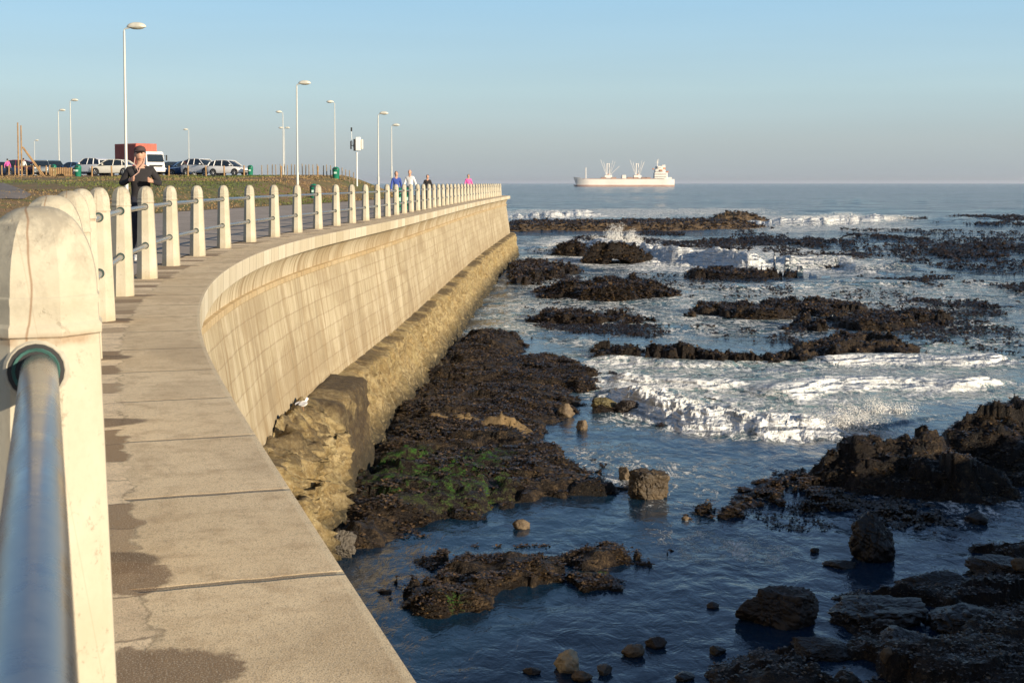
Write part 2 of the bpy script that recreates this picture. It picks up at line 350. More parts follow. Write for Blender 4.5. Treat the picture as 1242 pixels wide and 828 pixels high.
def m_sea():
    t=NT('sea_water'); p=t.pos(); foam=t.attr('foam'); milky=t.attr('milky'); sh=t.attr('calm')
    pa=t.mapp(p,(1,.7,1))
    w1=t.noise(pa,.55,3,.5,.4); w2=t.noise(t.mapp(p,(1.6,1.1,1)),1.6,4,.6,.8); w3=t.noise(t.mapp(p,(1,.75,1)),7,3,.6,.4)
    big=t.noise(t.mapp(p,(.05,.16,1)),1,5,.6)
    c=t.mix(milky,(.006,.024,.050),(.15,.24,.25)); 
    fa=t.noise(t.mapp(p,(1,.62,1)),.55,6,.66,1.6); fb=t.noise(t.mapp(p,(.8,.5,1)),2.6,5,.7,1.2); fc=t.noise(p,11,3,.7)
    web=t.math('ABSOLUTE',t.math('SUBTRACT',t.noise(t.mapp(p,(1,.55,1)),.9,6,.62,1.8),.5)); web=t.mr(web,.0,.10,1,0)
    web2=t.math('ABSOLUTE',t.math('SUBTRACT',t.noise(t.mapp(p,(1,.6,1)),3.1,5,.62,1.2),.5)); web2=t.mr(web2,.0,.10,1,0)
    val=t.math('ADD',t.math('MULTIPLY',fa,.42),t.math('ADD',t.math('MULTIPLY',fb,.28),t.math('ADD',t.math('MULTIPLY',web,.16),t.math('MULTIPLY',web2,.12))))
    thr=t.mr(foam,0,1,.585,.19)
    fm=t.mr(val,thr,t.math('ADD',thr,.17),0,1,True)
    fm=t.math('MULTIPLY',fm,t.mr(fc,.25,.5,.72,1))
    fm=t.math('MULTIPLY',fm,t.mr(foam,.0,.08))
    c=t.mix(t.math('MULTIPLY',fm,t.mr(fb,.3,.55,.62,1)),c,(.84,.84,.82))
    rg=t.mix(fm,t.mr(big,.35,.65,.06,.13),(.75,.75,.75))
    h=t.math('ADD',t.math('MULTIPLY',w1,1.0),t.math('ADD',t.math('MULTIPLY',w2,.42),t.math('MULTIPLY',w3,.10)))
    h=t.math('ADD',h,t.math('MULTIPLY',fm,t.math('ADD',.08,t.math('MULTIPLY',fb,.5))))
    q=t.n('ShaderNodeBump'); t.setin(q,'Height',h); q.inputs['Distance'].default_value=.16; t.setin(q,'Strength',t.mr(sh,0,1,.85,.40))
    q2=t.n('ShaderNodeBump'); t.setin(q2,'Height',t.math('ADD',t.noise(t.mapp(p,(.05,.09,1)),1,4,.6),t.math('MULTIPLY',t.noise(t.mapp(p,(.3,.4,1)),1,4,.6),.25))); q2.inputs['Distance'].default_value=6.0; t.setin(q2,'Strength',t.mr(sh,0,.6,.9,0)); t.link(q2.outputs[0],q.inputs['Normal'])
    m=t.out(c,rg,q.outputs[0],None,.5); t.b.inputs['IOR'].default_value=1.333
    return m
def m_grass():
    t=NT('grass_bank'); p=t.pos(); n1=t.noise(t.mapp(p,(.10,.05,.1)),1,5,.6,.4); n2=t.noise(p,1.2,5,.7); n3=t.noise(p,9,4,.7)
    c=t.mix(t.mr(n1,.44,.56),(.21,.125,.055),(.11,.12,.03)); c=t.mix(t.mr(n2,.48,.62,0,.75),c,(.22,.135,.07)); c=t.mix(t.mr(n2,.46,.34,0,.7),c,(.085,.125,.022)); c=t.mix(t.mr(n3,.55,.7,0,.6),c,(.06,.055,.02))
    return t.out(c,.95,t.bump(n3,.8,.06))

MM={}
def build_materials():
    MM['post']=m_post(); MM['walk']=m_walk(); MM['prom']=m_prom()
    for k in ('coping','recurve','cornice','masonry'): MM[k]=m_wall(k)
    MM['foot']=m_footing(); MM['rock']=m_rock(); MM['sea']=m_sea(); MM['grass']=m_grass()
    MM['reefbrown']=m_boulder('brown_reef_rock',(.055,.036,.018),(.19,.125,.062),.8); MM['tan']=m_boulder('tan_weedy_rock',(.07,.048,.022),(.20,.135,.062),.8)
    t=NT('galvanised_rail'); n=t.noise(t.obj(),9,5,.65,.6); n2=t.noise(t.obj(),40,3,.6)
    MM['rail']=t.out(t.mix(t.mr(n,.4,.65),(.26,.27,.29),(.42,.42,.41)),t.mr(n,.3,.7,.18,.38),t.bump(n2,.12,.002),.85)
    MM['collar']=simple('green_collar',(.06,.16,.14),.6,0,.3,20)
    MM['grout']=simple('grout',(.40,.37,.30),.9,0,.2,20)
    MM['asphalt']=simple('asphalt',(.07,.065,.062),.9,0,.25,2)
    MM['path']=simple('path_asphalt',(.17,.145,.13),.95,0,.2,.8)
    MM['white']=simple('white_car_paint',(.80,.79,.77),.3,0,.03,2,coat=.5)
    MM['cream']=simple('cream_paint',(.66,.64,.56),.5,0,.06,3)
    MM['blue']=simple('blue_car_paint',(.04,.09,.20),.3,.3,.05,2,coat=.6)
    MM['navy']=simple('dark_blue_car_paint',(.018,.032,.075),.3,.3,.05,2,coat=.6)
    MM['maroon']=simple('maroon_car_paint',(.16,.012,.045),.3,.2,.05,2,coat=.6)
    MM['silver']=simple('silver_car_paint',(.30,.33,.33),.32,.6,.05,2,coat=.6)
    MM['dkgreen']=simple('dark_car_paint',(.03,.06,.065),.3,.3,.05,2,coat=.6)
    MM['glass']=simple('car_glass',(.015,.022,.028),.08,0,.05,2,spec=.8)
    MM['tyre']=simple('tyre',(.018,.018,.018),.85,0,.1,10); MM['rim']=simple('alloy_rim',(.55,.55,.54),.35,.8,.05,5)
    MM['black']=simple('black_plastic',(.02,.02,.021),.6,0,.2,5)
    MM['redlamp']=simple('red_lamp_glass',(.45,.02,.015),.2,0,.05,5); MM['lamp']=simple('headlamp_glass',(.7,.7,.68),.15,0,.05,5)
    MM['container']=simple('red_container',(.46,.10,.065),.55,0,.12,1.5); MM['plate']=simple('number_plate',(.6,.55,.3),.5)
    MM['wood']=simple('timber',(.30,.185,.085),.85,0,.3,4,bump=.01); MM['woodgrey']=simple('weathered_timber',(.26,.20,.135),.9,0,.3,4,bump=.01)
    MM['pole']=simple('galvanised_pole',(.50,.50,.46),.5,.15,.08,2); MM['lampshell']=simple('lamp_shell',(.60,.58,.50),.4,.1,.08,4); MM['lens']=simple('lamp_lens',(.30,.29,.24),.2)
    MM['bin']=simple('green_bin_plastic',(.008,.16,.095),.45,0,.15,3); MM['binlite']=simple('bin_label',(.45,.62,.55),.6)
    MM['steelwhite']=simple('white_painted_steel',(.75,.75,.72),.45,0,.05,3)
    MM['hull']=simple('ship_hull_white',(.74,.70,.64),.5,0,.08,.05); MM['boot']=simple('ship_boot_red',(.42,.27,.22),.6,0,.15,.05); MM['deck']=simple('ship_deck',(.34,.22,.17),.7,0,.2,.1); MM['shipwin']=simple('ship_window',(.05,.06,.07),.3)
    MM['shiprust']=simple('ship_orange',(.50,.22,.13),.6,0,.15,.1)
    t=NT('kelp_frond'); n=t.noise(t.pos(),1.3,4,.6); r=t.attr('tint')
    MM['kelp']=t.out(t.mix(r,t.mix(t.mr(n,.35,.65),(.010,.0075,.004),(.030,.0175,.008)),(.17,.105,.045)),.36,None,None,.45)
    t=NT('grass_blade'); r=t.attr('tint'); MM['blade']=t.out(t.mix(r,(.09,.12,.025),(.24,.16,.075)),.9)
    t=NT('sea_spray'); MM['spray']=t.out((.86,.85,.82),.7); t.b.inputs['Subsurface Weight'].default_value=.0
    MM['skin']=simple('skin',(.50,.28,.19),.55,0,.06,12); MM['shirtblack']=simple('black_cloth',(.018,.016,.018),.85,0,.3,14,bump=.004); MM['trouser']=simple('dark_trousers',(.02,.022,.035),.9,0,.2,12)
    MM['shirtblue']=simple('blue_cloth',(.035,.07,.30),.85,0,.15,12); MM['shirtwhite']=simple('white_cloth',(.74,.73,.70),.85,0,.04,12); MM['shirtpink']=simple('pink_cloth',(.75,.12,.40),.85,0,.08,12)
    MM['hair']=simple('dark_hair',(.025,.017,.012),.7,0,.3,30); MM['cap']=simple('cap_cloth',(.06,.035,.032),.85,0,.25,20); MM['cord']=simple('earphone_cord',(.5,.32,.26),.6)
    MM['shoe']=simple('shoe',(.5,.5,.5),.7); MM['gull']=simple('gull_white',(.78,.77,.74),.8); MM['gullgrey']=simple('gull_grey',(.3,.3,.32),.8)

# ============================================================ COAST PATH
ctrl=[(62,48),(44,34.5),(31,24.5),(23.5,17),(19,11.5),(16,6.2),(13,2.0),(9,-1.6),(4.6,-3.2),(1.9,-2.0),(.82,0),(.28,1.55),(-.23,3.11),(-.62,4.33),(-1.10,5.85),(-1.59,7.4),(-2.08,9.0),(-2.36,10.0),(-2.86,12.0),(-3.25,13.8),(-3.6,15.7),(-3.88,17.6),(-4.13,19.8),(-4.35,22.5),(-4.45,25.2),(-4.46,28),(-4.38,31),(-4.25,33.8),(-3.98,38.8),(-3.68,45),(-3.36,54),(-2.98,65),(-2.6,75.5),(-1.9,92),(-1.1,108),(-.35,122),(-.15,126.0),(-.45,128.0),(-1.6,129.3),(-4,130),(-12,131.5),(-40,136),(-100,142),(-260,150)]  # first points: unseen bay shore, bent to shade the lower right rocks
def smooth_path(P,step=.28):
    P=np.array(P,float); out=[]
    for i in range(len(P)-1):
        p0=P[max(i-1,0)];p1=P[i];p2=P[i+1];p3=P[min(i+2,len(P)-1)]
        t0=0; t1=np.linalg.norm(p1-p0)**.5+1e-6; t2=t1+np.linalg.norm(p2-p1)**.5; t3=t2+np.linalg.norm(p3-p2)**.5+1e-6
        n=max(2,int(np.linalg.norm(p2-p1)/.25))
        for k in range(n):
            t=t1+(t2-t1)*k/n
            A1=(t1-t)/(t1-t0)*p0+(t-t0)/(t1-t0)*p1; A2=(t2-t)/(t2-t1)*p1+(t-t1)/(t2-t1)*p2; A3=(t3-t)/(t3-t2)*p2+(t-t2)/(t3-t2)*p3
            B1=(t2-t)/(t2-t0)*A1+(t-t0)/(t2-t0)*A2; B2=(t3-t)/(t3-t1)*A2+(t-t1)/(t3-t1)*A3
            out.append((t2-t)/(t2-t1)*B1+(t-t1)/(t2-t1)*B2)
    out.append(P[-1]); out=np.array(out)
    for _ in range(30):
        o2=out.copy(); o2[1:-1]=.25*out[:-2]+.5*out[1:-1]+.25*out[2:]; out=o2
    L=np.concatenate([[0],np.cumsum(np.hypot(*np.diff(out,axis=0).T))])
    s=np.arange(0,L[-1],step); return np.stack([np.interp(s,L,out[:,0]),np.interp(s,L,out[:,1])],1),s
PATH,PS=smooth_path(ctrl)
_t=np.gradient(PATH,axis=0); _t/=np.linalg.norm(_t,axis=1)[:,None]
NRM=np.stack([_t[:,1],-_t[:,0]],1)      # outward (sea side): path runs away from the viewer, sea on the right
i0=int(np.argmin(np.hypot(PATH[:,0]-.55,PATH[:,1]-.8)))       # beside the viewer
s0=PS[i0]; PS=PS-s0
iend=int(np.argmin(np.hypot(PATH[:,0]+4,PATH[:,1]-130)))
def pat(s): return np.array([np.interp(s,PS,PATH[:,0]),np.interp(s,PS,PATH[:,1])])
def pno(s):
    v=np.array([np.interp(s,PS,NRM[:,0]),np.interp(s,PS,NRM[:,1])]); return v/np.linalg.norm(v)
def s_at_Y(Y):
    k=(np.arange(len(PS))>=i0)&(np.arange(len(PS))<=iend); return float(np.interp(Y,PATH[k,1],PS[k]))
def EX(Y): 
    k=(np.arange(len(PS))>=i0)&(np.arange(len(PS))<=iend); return np.interp(Y,PATH[k,1],PATH[k,0])
PERIOD=2.56; POFF=.90
S1=s_at_Y(2.2)-.30
# bollard phase chosen so a bollard stands about 2.2 m ahead
PATCH=(s_at_Y(3.35)-S1+PERIOD/2,s_at_Y(4.15)-S1+PERIOD/2)
build_materials()

def sweep(name,prof,mat,ia=0,ib=None,parent=None,disp=None,attrs=None,smooth=True,ushift=0.0,step=1):
    """prof: list of (outward offset, z); UV = (along, metres down the profile)"""
    ib=ib or len(PS); idx=np.arange(ia,ib,step); P=PATH[idx]; N=NRM[idx]; s=PS[idx]
    pr=np.array(prof,float); L=np.concatenate([[0],np.cumsum(np.hypot(*np.diff(pr,axis=0).T))])
    V=np.zeros((len(idx),len(pr),3)); V[:,:,0]=P[:,None,0]+N[:,None,0]*pr[None,:,0]; V[:,:,1]=P[:,None,1]+N[:,None,1]*pr[None,:,0]; V[:,:,2]=pr[None,:,1]
    uv=np.zeros((len(idx),len(pr),2)); uv[:,:,0]=s[:,None]+ushift; uv[:,:,1]=L[None]
    if disp is not None: V=disp(V,s,pr,N)
    Vf=V.reshape(-1,3); Fc=gridfaces(len(idx),len(pr))[:,::-1]
    return mesh_np(name,Vf,Fc,mat,parent,smooth,uv.reshape(-1,2),attrs)

# ------------------------------------------------------------ ground sheets
def Gw(Y):   # promenade width (edge to grass) along the coast
    return np.interp(Y,[0,40,58,80,100,125,140],[11,10.6,10.7,8.7,8.2,9.5,9.5])
def Tz(X,Y):
    X=np.asarray(X,float);Y=np.asarray(Y,float)
    s=(np.interp(Y,PATH[i0:iend,1],PATH[i0:iend,0])-Gw(Y))-X
    a=.80*ss(0,6.5,s); b=np.clip((Y-60)/62,0,1)*1.08*ss(0,7,s)
    far=1-.0*Y
    return (a+b)*far+ss(0,4,s)*(fbm(X*.25,Y*.25,3,5)-.5)*.10
def unpT(x,y):
    for Y in np.arange(30,200,.25):
        X=colx(x,Y); z=float(Tz(X,Y))
        a=(PY-y)/F; tz=EYE+Y*( -math.sin(PITCH)+a*math.cos(PITCH))/(math.cos(PITCH)+a*math.sin(PITCH))
        if z>=tz: return X,Y,z
    return colx(x,125),125,1.88
def ground():
    ie=iend
    # walkway of concrete slabs, promenade paving
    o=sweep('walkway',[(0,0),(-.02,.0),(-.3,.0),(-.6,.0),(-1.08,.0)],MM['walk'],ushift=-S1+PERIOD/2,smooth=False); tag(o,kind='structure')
    o=sweep('promenade',[(-1.085,.012),(-3,.012),(-6,.0),(-11.2,.0)],MM['prom'],step=4); tag(o,kind='structure')
    # grass bank with the car park plateau
    Y=np.concatenate([np.arange(-40,30,2.5),np.arange(30,150,.6),np.array([155,165,180,200,240,300,400,520])])
    off=np.concatenate([np.arange(0,14,.4),np.arange(14,40,1.2),np.arange(40,120,5),np.array([140,180,240,330,480])])
    Yg,Og=np.meshgrid(Y,off,indexing='ij'); Yc=np.clip(Yg,0.9,127)
    E=np.interp(Yc,PATH[i0:iend,1],PATH[i0:iend,0]); X=E-Gw(Yg)-Og
    X=np.where(Yg>128,np.minimum(X,-12-(Yg-128)*.2-Og),X)
    Z=Tz(X,Yg); Z=np.where(Yg>127,1.88*ss(0,8,Og),Z)+.015
    Z=np.where(Yg>150,Z-(Yg-150)*.004,Z)
    V=np.stack([X,Yg,Z],-1).reshape(-1,3)
    o=mesh_np('grass_bank',V,gridfaces(len(Y),len(off))[:,::-1],MM['grass']); tag(o,kind='structure')
    # land core under everything (fills behind the viewer and below the sheets)
    k=PATH[::10]-NRM[::10]*.6; poly=[tuple(p) for p in k]+[(-260,-120),(130,-120),(130,70)]
    from mathutils.geometry import tessellate_polygon
    n=len(poly); tri=tessellate_polygon([[Vector((x,y,0)) for x,y in poly]])
    Fg=[tuple(t) for t in tri]+[(q,(q+1)%n,(q+1)%n+n,q+n) for q in range(n)]
    me=bpy.data.meshes.new('ground'); me.from_pydata([(x,y,-.03) for x,y in poly]+[(x,y,-7.5) for x,y in poly],[],Fg)
    bm=bmesh.new(); bm.from_mesh(me); bmesh.ops.recalc_face_normals(bm,faces=bm.faces)

    bm.to_mesh(me); bm.free(); me.materials.append(MM['prom']); o=bpy.data.objects.new('ground',me); C.objects.link(o); tag(o,kind='structure')
    # car park asphalt, draped
    xs=np.arange(-150,-16,3.0); ys=np.array([119,121,124,130,140,152]); Xg,Yg=np.meshgrid(xs,ys,indexing='xy'); Z=Tz(Xg,Yg)+.06
    Z=np.where(Yg>127,1.88+.06,Z)
    o=mesh_np('car_park',np.stack([Xg,Yg,Z],-1).reshape(-1,3),gridfaces(len(ys),len(xs)),MM['asphalt']); tag(o,kind='structure')
    # side path on the grass
    rows=[]
    for y in np.linspace(223,243,12):
        row=[]
        for q in np.linspace(0,1,10):
            xl=-60; xr=np.interp(y,[223,227,232,238,243],[6,18,30,40,30]); x=xl+(xr-xl)*q
            X,Yv,z=unpT(x,y); row.append((X,Yv,z+.05))
        rows.append(row)
    o=mesh_np('path',np.array(rows).reshape(-1,3),gridfaces(12,10)[:,::-1],MM['path']); tag(o,kind='structure')
ground()

# ------------------------------------------------------------ sea wall
def seawall():
    w=empty('sea_wall',(0,0,0)); tag(w,'long curving concrete sea wall with battered masonry face and overhanging recurved top','sea wall')
    sweep('coping',[(0,0.0),(.004,-.012),(.0,-.26),(-.015,-.275),(-.10,-.282)],MM['coping'],parent=w,smooth=False)
    pr=[(-.10,-.282)]+[(-.10-.30*math.sin(a),-.282-.50*(1-math.cos(a))) for a in np.linspace(.15,math.pi/2,8)]
    sweep('recurve',pr,MM['recurve'],parent=w)
    sweep('cornice',[(-.40,-.782),(-.33,-.79),(-.32,-.80),(-.32,-.885),(-.335,-.90),(-.39,-.905)],MM['cornice'],parent=w,smooth=False)
    def dw(V,s,pr,N):
        r=(fbm(s[:,None]*1.2+0*pr[None,:,1],pr[None,:,1]*2+0*s[:,None],4,31)-.5)*.05
        V[:,:,0]+=N[:,None,0]*r; V[:,:,1]+=N[:,None,1]*r; return V
    pr=[(-.385+.405*k/10,-.905-2.80*k/10) for k in range(11)]
    sweep('masonry_face',pr,MM['masonry'],parent=w,disp=dw)
    return w
seawall()
def footing():
    ia=i0-30; ib=iend+60
    idx=np.arange(ia,ib); s=PS[idx]
    # width of the footing beyond the wall
    Yv=PATH[idx,1]
    sb=s_at_Y(31.0)
    prof=[(-.10,-3.50),(.06,-3.55),(.20,-3.57),(.36,-3.59),(.45,-3.64),(.47,-3.74),(.49,-4.0),(.53,-4.25),(.58,-4.5),(.64,-4.75),(.70,-5.0),(.76,-5.25),(.84,-5.6),(.9,-6.3)]
    def disp(V,s,pr,N):
        P=pr[None,:]; A=s[:,None]+0*pr[None,:,0]; Zp=pr[None,:,1]+0*A
        r=(fbm(A*.8,Zp*1.3,6,3,.62)-.5)*.42+(ridg(A*2.4,Zp*2.4,4,9)-.5)*.14+(fbm(A*7,Zp*7,4,19,.75)-.5)*.16+(facet(A*1.7,Zp*1.9,5,.8)-.5)*.13+(facet(A*5,Zp*5,6,.8)-.5)*.05
        wt=ss(0,.25,pr[:,0]+.05)[None,:]
        r=r*wt
        V[:,:,0]+=N[:,None,0]*r; V[:,:,1]+=N[:,None,1]*r
        V[:,:,2]+=(fbm(A*1.5,Zp*2,4,12)-.5)*.22*wt
        return V
    sweep_i=(i0-30,ib)
    nI=ib-ia
    sden=np.concatenate([np.arange(s_at_Y(1.5)-9,s_at_Y(14),.4),np.arange(s_at_Y(14),s_at_Y(60),.085),np.arange(s_at_Y(60),PS[ib-1],.2)])
    pp=np.stack([pat(q) for q in sden]); nn=np.stack([pno(q) for q in sden]); pd=[]
    for a_,b_ in zip(prof[:-1],prof[1:]):
        for q in range(3): pd.append((a_[0]+(b_[0]-a_[0])*q/3,a_[1]+(b_[1]-a_[1])*q/3))
    pd=np.array(pd+[prof[-1]]); V=np.zeros((len(sden),len(pd),3)); V[:,:,0]=pp[:,None,0]+nn[:,None,0]*pd[None,:,0]; V[:,:,1]=pp[:,None,1]+nn[:,None,1]*pd[None,:,0]; V[:,:,2]=pd[None,:,1]
    V=disp(V,sden,pd,nn); o=mesh_np('wall_footing',V.reshape(-1,3),gridfaces(len(sden),len(pd))[:,::-1],MM['foot'])
    a=o.data.attributes.new('weed','FLOAT','POINT'); n=len(o.data.vertices); co=np.zeros(n*3,np.float32); o.data.vertices.foreach_get('co',co); co=co.reshape(-1,3)
    wd=ss(-4.75,-5.2,-(-co[:,2])*1.0)*0+ .8*(1-ss(.0,.16,np.abs(co[:,2]+3.56)))*(fbm(co[:,1]*.7,co[:,2]*0,3,8)>.5)
    a.data.foreach_set('value',wd.astype(np.float32)); tag(o,'rough yellow brown concrete footing running along the bottom of the sea wall','footing')
    # wide near block: eroded toward the viewer, square dark end
    sa=s_at_Y(14.0); sc=s_at_Y(31.6); ss_=np.arange(sa,sc,.05)
    pr=[(.0,-3.42),(.12,-3.40),(.25,-3.42),(.4,-3.43),(.55,-3.45),(.70,-3.47),(.80,-3.52),(.84,-3.62),(.86,-3.8),(.88,-4.0),(.90,-4.2),(.92,-4.4),(.95,-4.6),(.98,-4.8),(1.0,-5.0),(1.03,-5.25),(1.06,-5.6),(1.1,-6.2)]
    pr=np.array([(a_[0]+(b_[0]-a_[0])*q/3,a_[1]+(b_[1]-a_[1])*q/3) for a_,b_ in zip(pr[:-1],pr[1:]) for q in range(3)]+[pr[-1]]); V=np.zeros((len(ss_)+1,len(pr),3)); wdv=np.zeros((len(ss_)+1,len(pr)))
    for i,q in enumerate(ss_):
        p=pat(q); n_=pno(q); sq=ss(s_at_Y(27.3),s_at_Y(27.9),q)      # 0 eroded .. 1 square
        er=(1-sq)
        A=np.full(len(pr),q)
        r=(fbm(A*.9,pr[:,1]*1.2,5,41,.6)-.5)*(.65*er+.10)+ (ridg(A*1.6,pr[:,1]*1.6,5,5)-.5)*(.34*er+.05)+(fbm(A*8,pr[:,1]*8+pr[:,0]*6,4,15,.75)-.5)*.16+(facet(A*1.6,pr[:,1]*1.8+pr[:,0],8,.8)-.5)*(.30*er+.03)+(facet(A*4.5,pr[:,1]*4.5+pr[:,0]*3,9,.8)-.5)*(.10*er+.02)
        wt=ss(.05,.5,pr[:,0]); offs=pr[:,0]+r*wt-.10*er*wt*(pr[:,1]>-4.2)
        zz=pr[:,1]+(fbm(A*1.3,pr[:,0]*3,4,22)-.5)*(.55*er+.08)*np.where(pr[:,1]>-3.7,1,.25)-er*.30*ss(.2,.85,pr[:,0])*(pr[:,1]>-4)
        V[i,:,0]=p[0]+n_[0]*offs; V[i,:,1]=p[1]+n_[1]*offs; V[i,:,2]=zz
        wdv[i]=np.clip(sq*ss(-.2,.25,fbm(A*1.1,pr[:,1]*1.1,3,6)-.28)+.0,0,1)+er*.65*(pr[:,1]>-3.55)*(fbm(A*1.2,pr[:,0]*2.5,3,2)>.45)
    p=pat(sc); n_=pno(sc); V[-1]=V[-2]; V[-1,:,0]=p[0]-n_[0]*.1; V[-1,:,1]=p[1]-n_[1]*.1+.0; wdv[-1]=1
    o=mesh_np('concrete_block',V.reshape(-1,3),gridfaces(len(ss_)+1,len(pr))[:,::-1],MM['foot'],None,True,None,{'weed':np.clip(wdv,0,1).ravel()})
    tag(o,'broad eroded concrete block jutting from the wall foot, with a dark squared far end','block')
footing()

# ------------------------------------------------------------ railing with bollards
def octring(w,z,ch=.30):
    h=w/2; c=w*ch
    return [(-h+c,-h,z),(h-c,-h,z),(h,-h+c,z),(h,h-c,z),(h-c,h,z),(-h+c,h,z),(-h,h-c,z),(-h,-h+c,z)]
def bollard_mesh():
    b=MB(); rings=[]
    prof=[(-.25,.255),(0,.250),(.3,.230),(.6,.211),(.80,.199),(.945,.190),(.955,.190),(.958,.198),(.972,.198),(.978,.189),(1.005,.187),(1.009,.190),(1.018,.190),(1.021,.185)]
    for z,w in prof: rings.append(octring(w,z))
    for k in range(1,12):
        a=math.pi/2*k/12; rings.append(octring(.185*math.cos(a)**.78,1.021+.142*math.sin(a)**1.0))
    rings.append(octring(.016,1.1625)); b.loft(rings,0)
    return b
RAILZ=(.42,.905)
def railing():
    root=empty('promenade_railing',(0,0,0)); tag(root,'railing of tapering white concrete bollards joined by two steel tubes along the promenade edge','railing')
    N=50; P=[]
    first=-2
    near={-2:(1.02,-2.55),-1:(.09,-.30),0:(-.775,2.15),1:(-1.43,4.12),2:(-2.20,6.55),3:(-2.94,9.0),4:(-3.60,11.5),5:(-4.165,14.05),6:(-4.60,16.6)}
    proto=bollard_mesh().build('bollard',MM['post'],root,True,30)
    cm=MB()
    # collar: tube ring proud of the faces
    n=20
    for zc in (0,):
        for (r1,r2,y0,y1,m) in ((.0355,.031,-.008,.010,0),):
            rings=[]
            for rr,yy in ((r2,y0+.004),(r1,y0),(r1+.003,y1),(r2,y1)):
                rings.append([(rr*math.cos(2*math.pi*k/n),yy,rr*math.sin(2*math.pi*k/n)) for k in range(n)])
            cm.loft(rings,0,caps=False)
        cm.loft([[ (rr*math.cos(2*math.pi*k/n),-.003,rr*math.sin(2*math.pi*k/n)) for k in range(n)] for rr in (.043,.001)],1,caps=False)  # black disc stands for the shade inside the tube hole
        cm.loft([[ (rr*math.cos(2*math.pi*k/n),yy,rr*math.sin(2*math.pi*k/n)) for k in range(n)] for rr,yy in ((.050,.003),(.045,-.003),(.041,-.002))],2,caps=False)
    cproto=cm.build('collar',[MM['collar'],MM['black'],MM['grout']],None,True,40)
    posts=[]
    for i in range(first,N):
        s=S1+i*PERIOD; p=np.array(near[i]) if i in near else pat(s)-pno(s)*POFF; n_=pno(s)
        if s>s_at_Y(126.5): break
        rz=math.atan2(n_[1],n_[0])
        o=proto if i==first else proto.copy()
        if i!=first: C.objects.link(o); o.parent=root
        o.location=(p[0],p[1],0); o.rotation_euler=(random.uniform(-.006,.006),random.uniform(-.008,.008),rz+random.uniform(-.03,.03)); posts.append((o,p,rz))
        for zc,wd in zip(RAILZ,(.2225,.1925)):
            c=cproto.copy(); C.objects.link(c); c.parent=o; c.location=(0,-wd/2,zc)
    bpy.data.objects.remove(cproto)
    for (a,pa,ra),(b,pb,rb) in zip(posts[:-1],posts[1:]):
        for zc in RAILZ:
            d=pb-pa; L=np.hypot(*d); m=MB(); ends=.04
            m.tube([(0,ends,0),(0,L*.33,-.003),(0,L*.66,-.003),(0,L-ends,0)],.0285,16)
            o=m.build('rail',MM['rail'],root,True,50); o.location=(pa[0],pa[1],zc); o.rotation_euler=(0,0,math.atan2(d[1],d[0])-math.pi/2)
    return posts
POSTS=railing()
# ------------------------------------------------------------ sea
WAVES=[ # (pixel polyline along the toe, height, width near side, width far side, foam, foam width)
 ([(880,272),(950,273),(1010,273),(1060,270),(1120,267)],1.8,3.5,9,1.0,8.0),
 ([(1100,268),(1180,271),(1300,272)],1.1,4,11,.12,3),
 ([(640,303),(700,306),(740,311),(800,318),(850,325),(905,330),(945,328),(975,326)],1.9,2.4,7,1.0,6.5),
 ([(975,326),(1010,325),(1060,331)],.9,2.2,6,.15,3),
 ([(600,266),(680,266),(760,262)],2.2,5,10,1.0,7),
 ([(690,474),(720,490),(760,506),(815,520),(870,528),(930,532),(990,530),(1040,522)],.55,1.1,3.4,1.0,4.0),
 ([(720,462),(790,474),(850,478),(930,472)],.35,1.0,2.4,.8,1.6),
 ([(700,440),(800,446),(900,450)],.25,1.0,2.4,.6,1.4),
 ([(960,490),(1010,478),(1080,470),(1160,474),(1250,470)],.40,1.0,2.6,.85,1.8),
 ([(1020,447),(1090,442),(1180,446),(1260,440)],.42,1.0,2.8,.8,1.6),
 ([(700,395),(800,397),(860,400)],.15,1,3,.1,2),
 ([(880,352),(1000,350),(1150,346)],.35,2,5,.2,3),
 ([(640,247),(900,246),(1300,245)],1.3,14,30,.0,1),
 ([(600,237),(900,236),(1300,237)],1.6,25,50,.0,1),
]
FOAMR=[ # (pixel polygon, foam, edge softness m, milky)
 ([(690,430),(730,425),(860,432),(960,436),(1010,440),(1040,470),(1045,525),(960,530),(860,525),(780,508),(700,480)],.45,1.6,.95),
 ([(980,420),(1250,405),(1250,485),(1150,490),(1060,500),(1000,470)],.36,2.0,.9),
 ([(690,462),(740,455),(820,480),(900,500),(1030,500),(1060,525),(960,533),(880,530),(800,518),(730,495)],.62,1.0,.7),
 ([(590,340),(640,335),(1000,345),(1240,340),(1240,400),(1000,410),(830,408),(700,402),(620,410),(585,395)],.36,5,.4),
 ([(630,340),(830,368),(960,370),(960,384),(700,368),(590,380)],.42,4,.45),
 ([(575,380),(640,350),(690,400),(640,410),(600,400)],.36,2,.6),
 ([(640,288),(760,286),(900,296),(1060,306),(1100,335),(850,335),(700,325),(640,320)],.58,5,.5),
 ([(650,292),(720,290),(760,300),(740,310),(650,305)],.62,3,.5),
 ([(880,262),(1100,262),(1110,280),(900,282)],.46,5,.4),
 ([(640,560),(760,545),(860,560),(900,600),(820,610),(740,580)],.22,1.5,.1),
 ([(1110,580),(1242,560),(1242,640),(1180,640)],.27,1.5,.1),
 ([(820,640),(900,640),(920,672),(860,672)],.24,1.0,.0),
 ([(700,410),(860,432),(840,440),(700,440)],.30,1.5,.4),
 ([(600,255),(760,252),(930,252),(940,262),(600,268)],.45,8,.3),
]
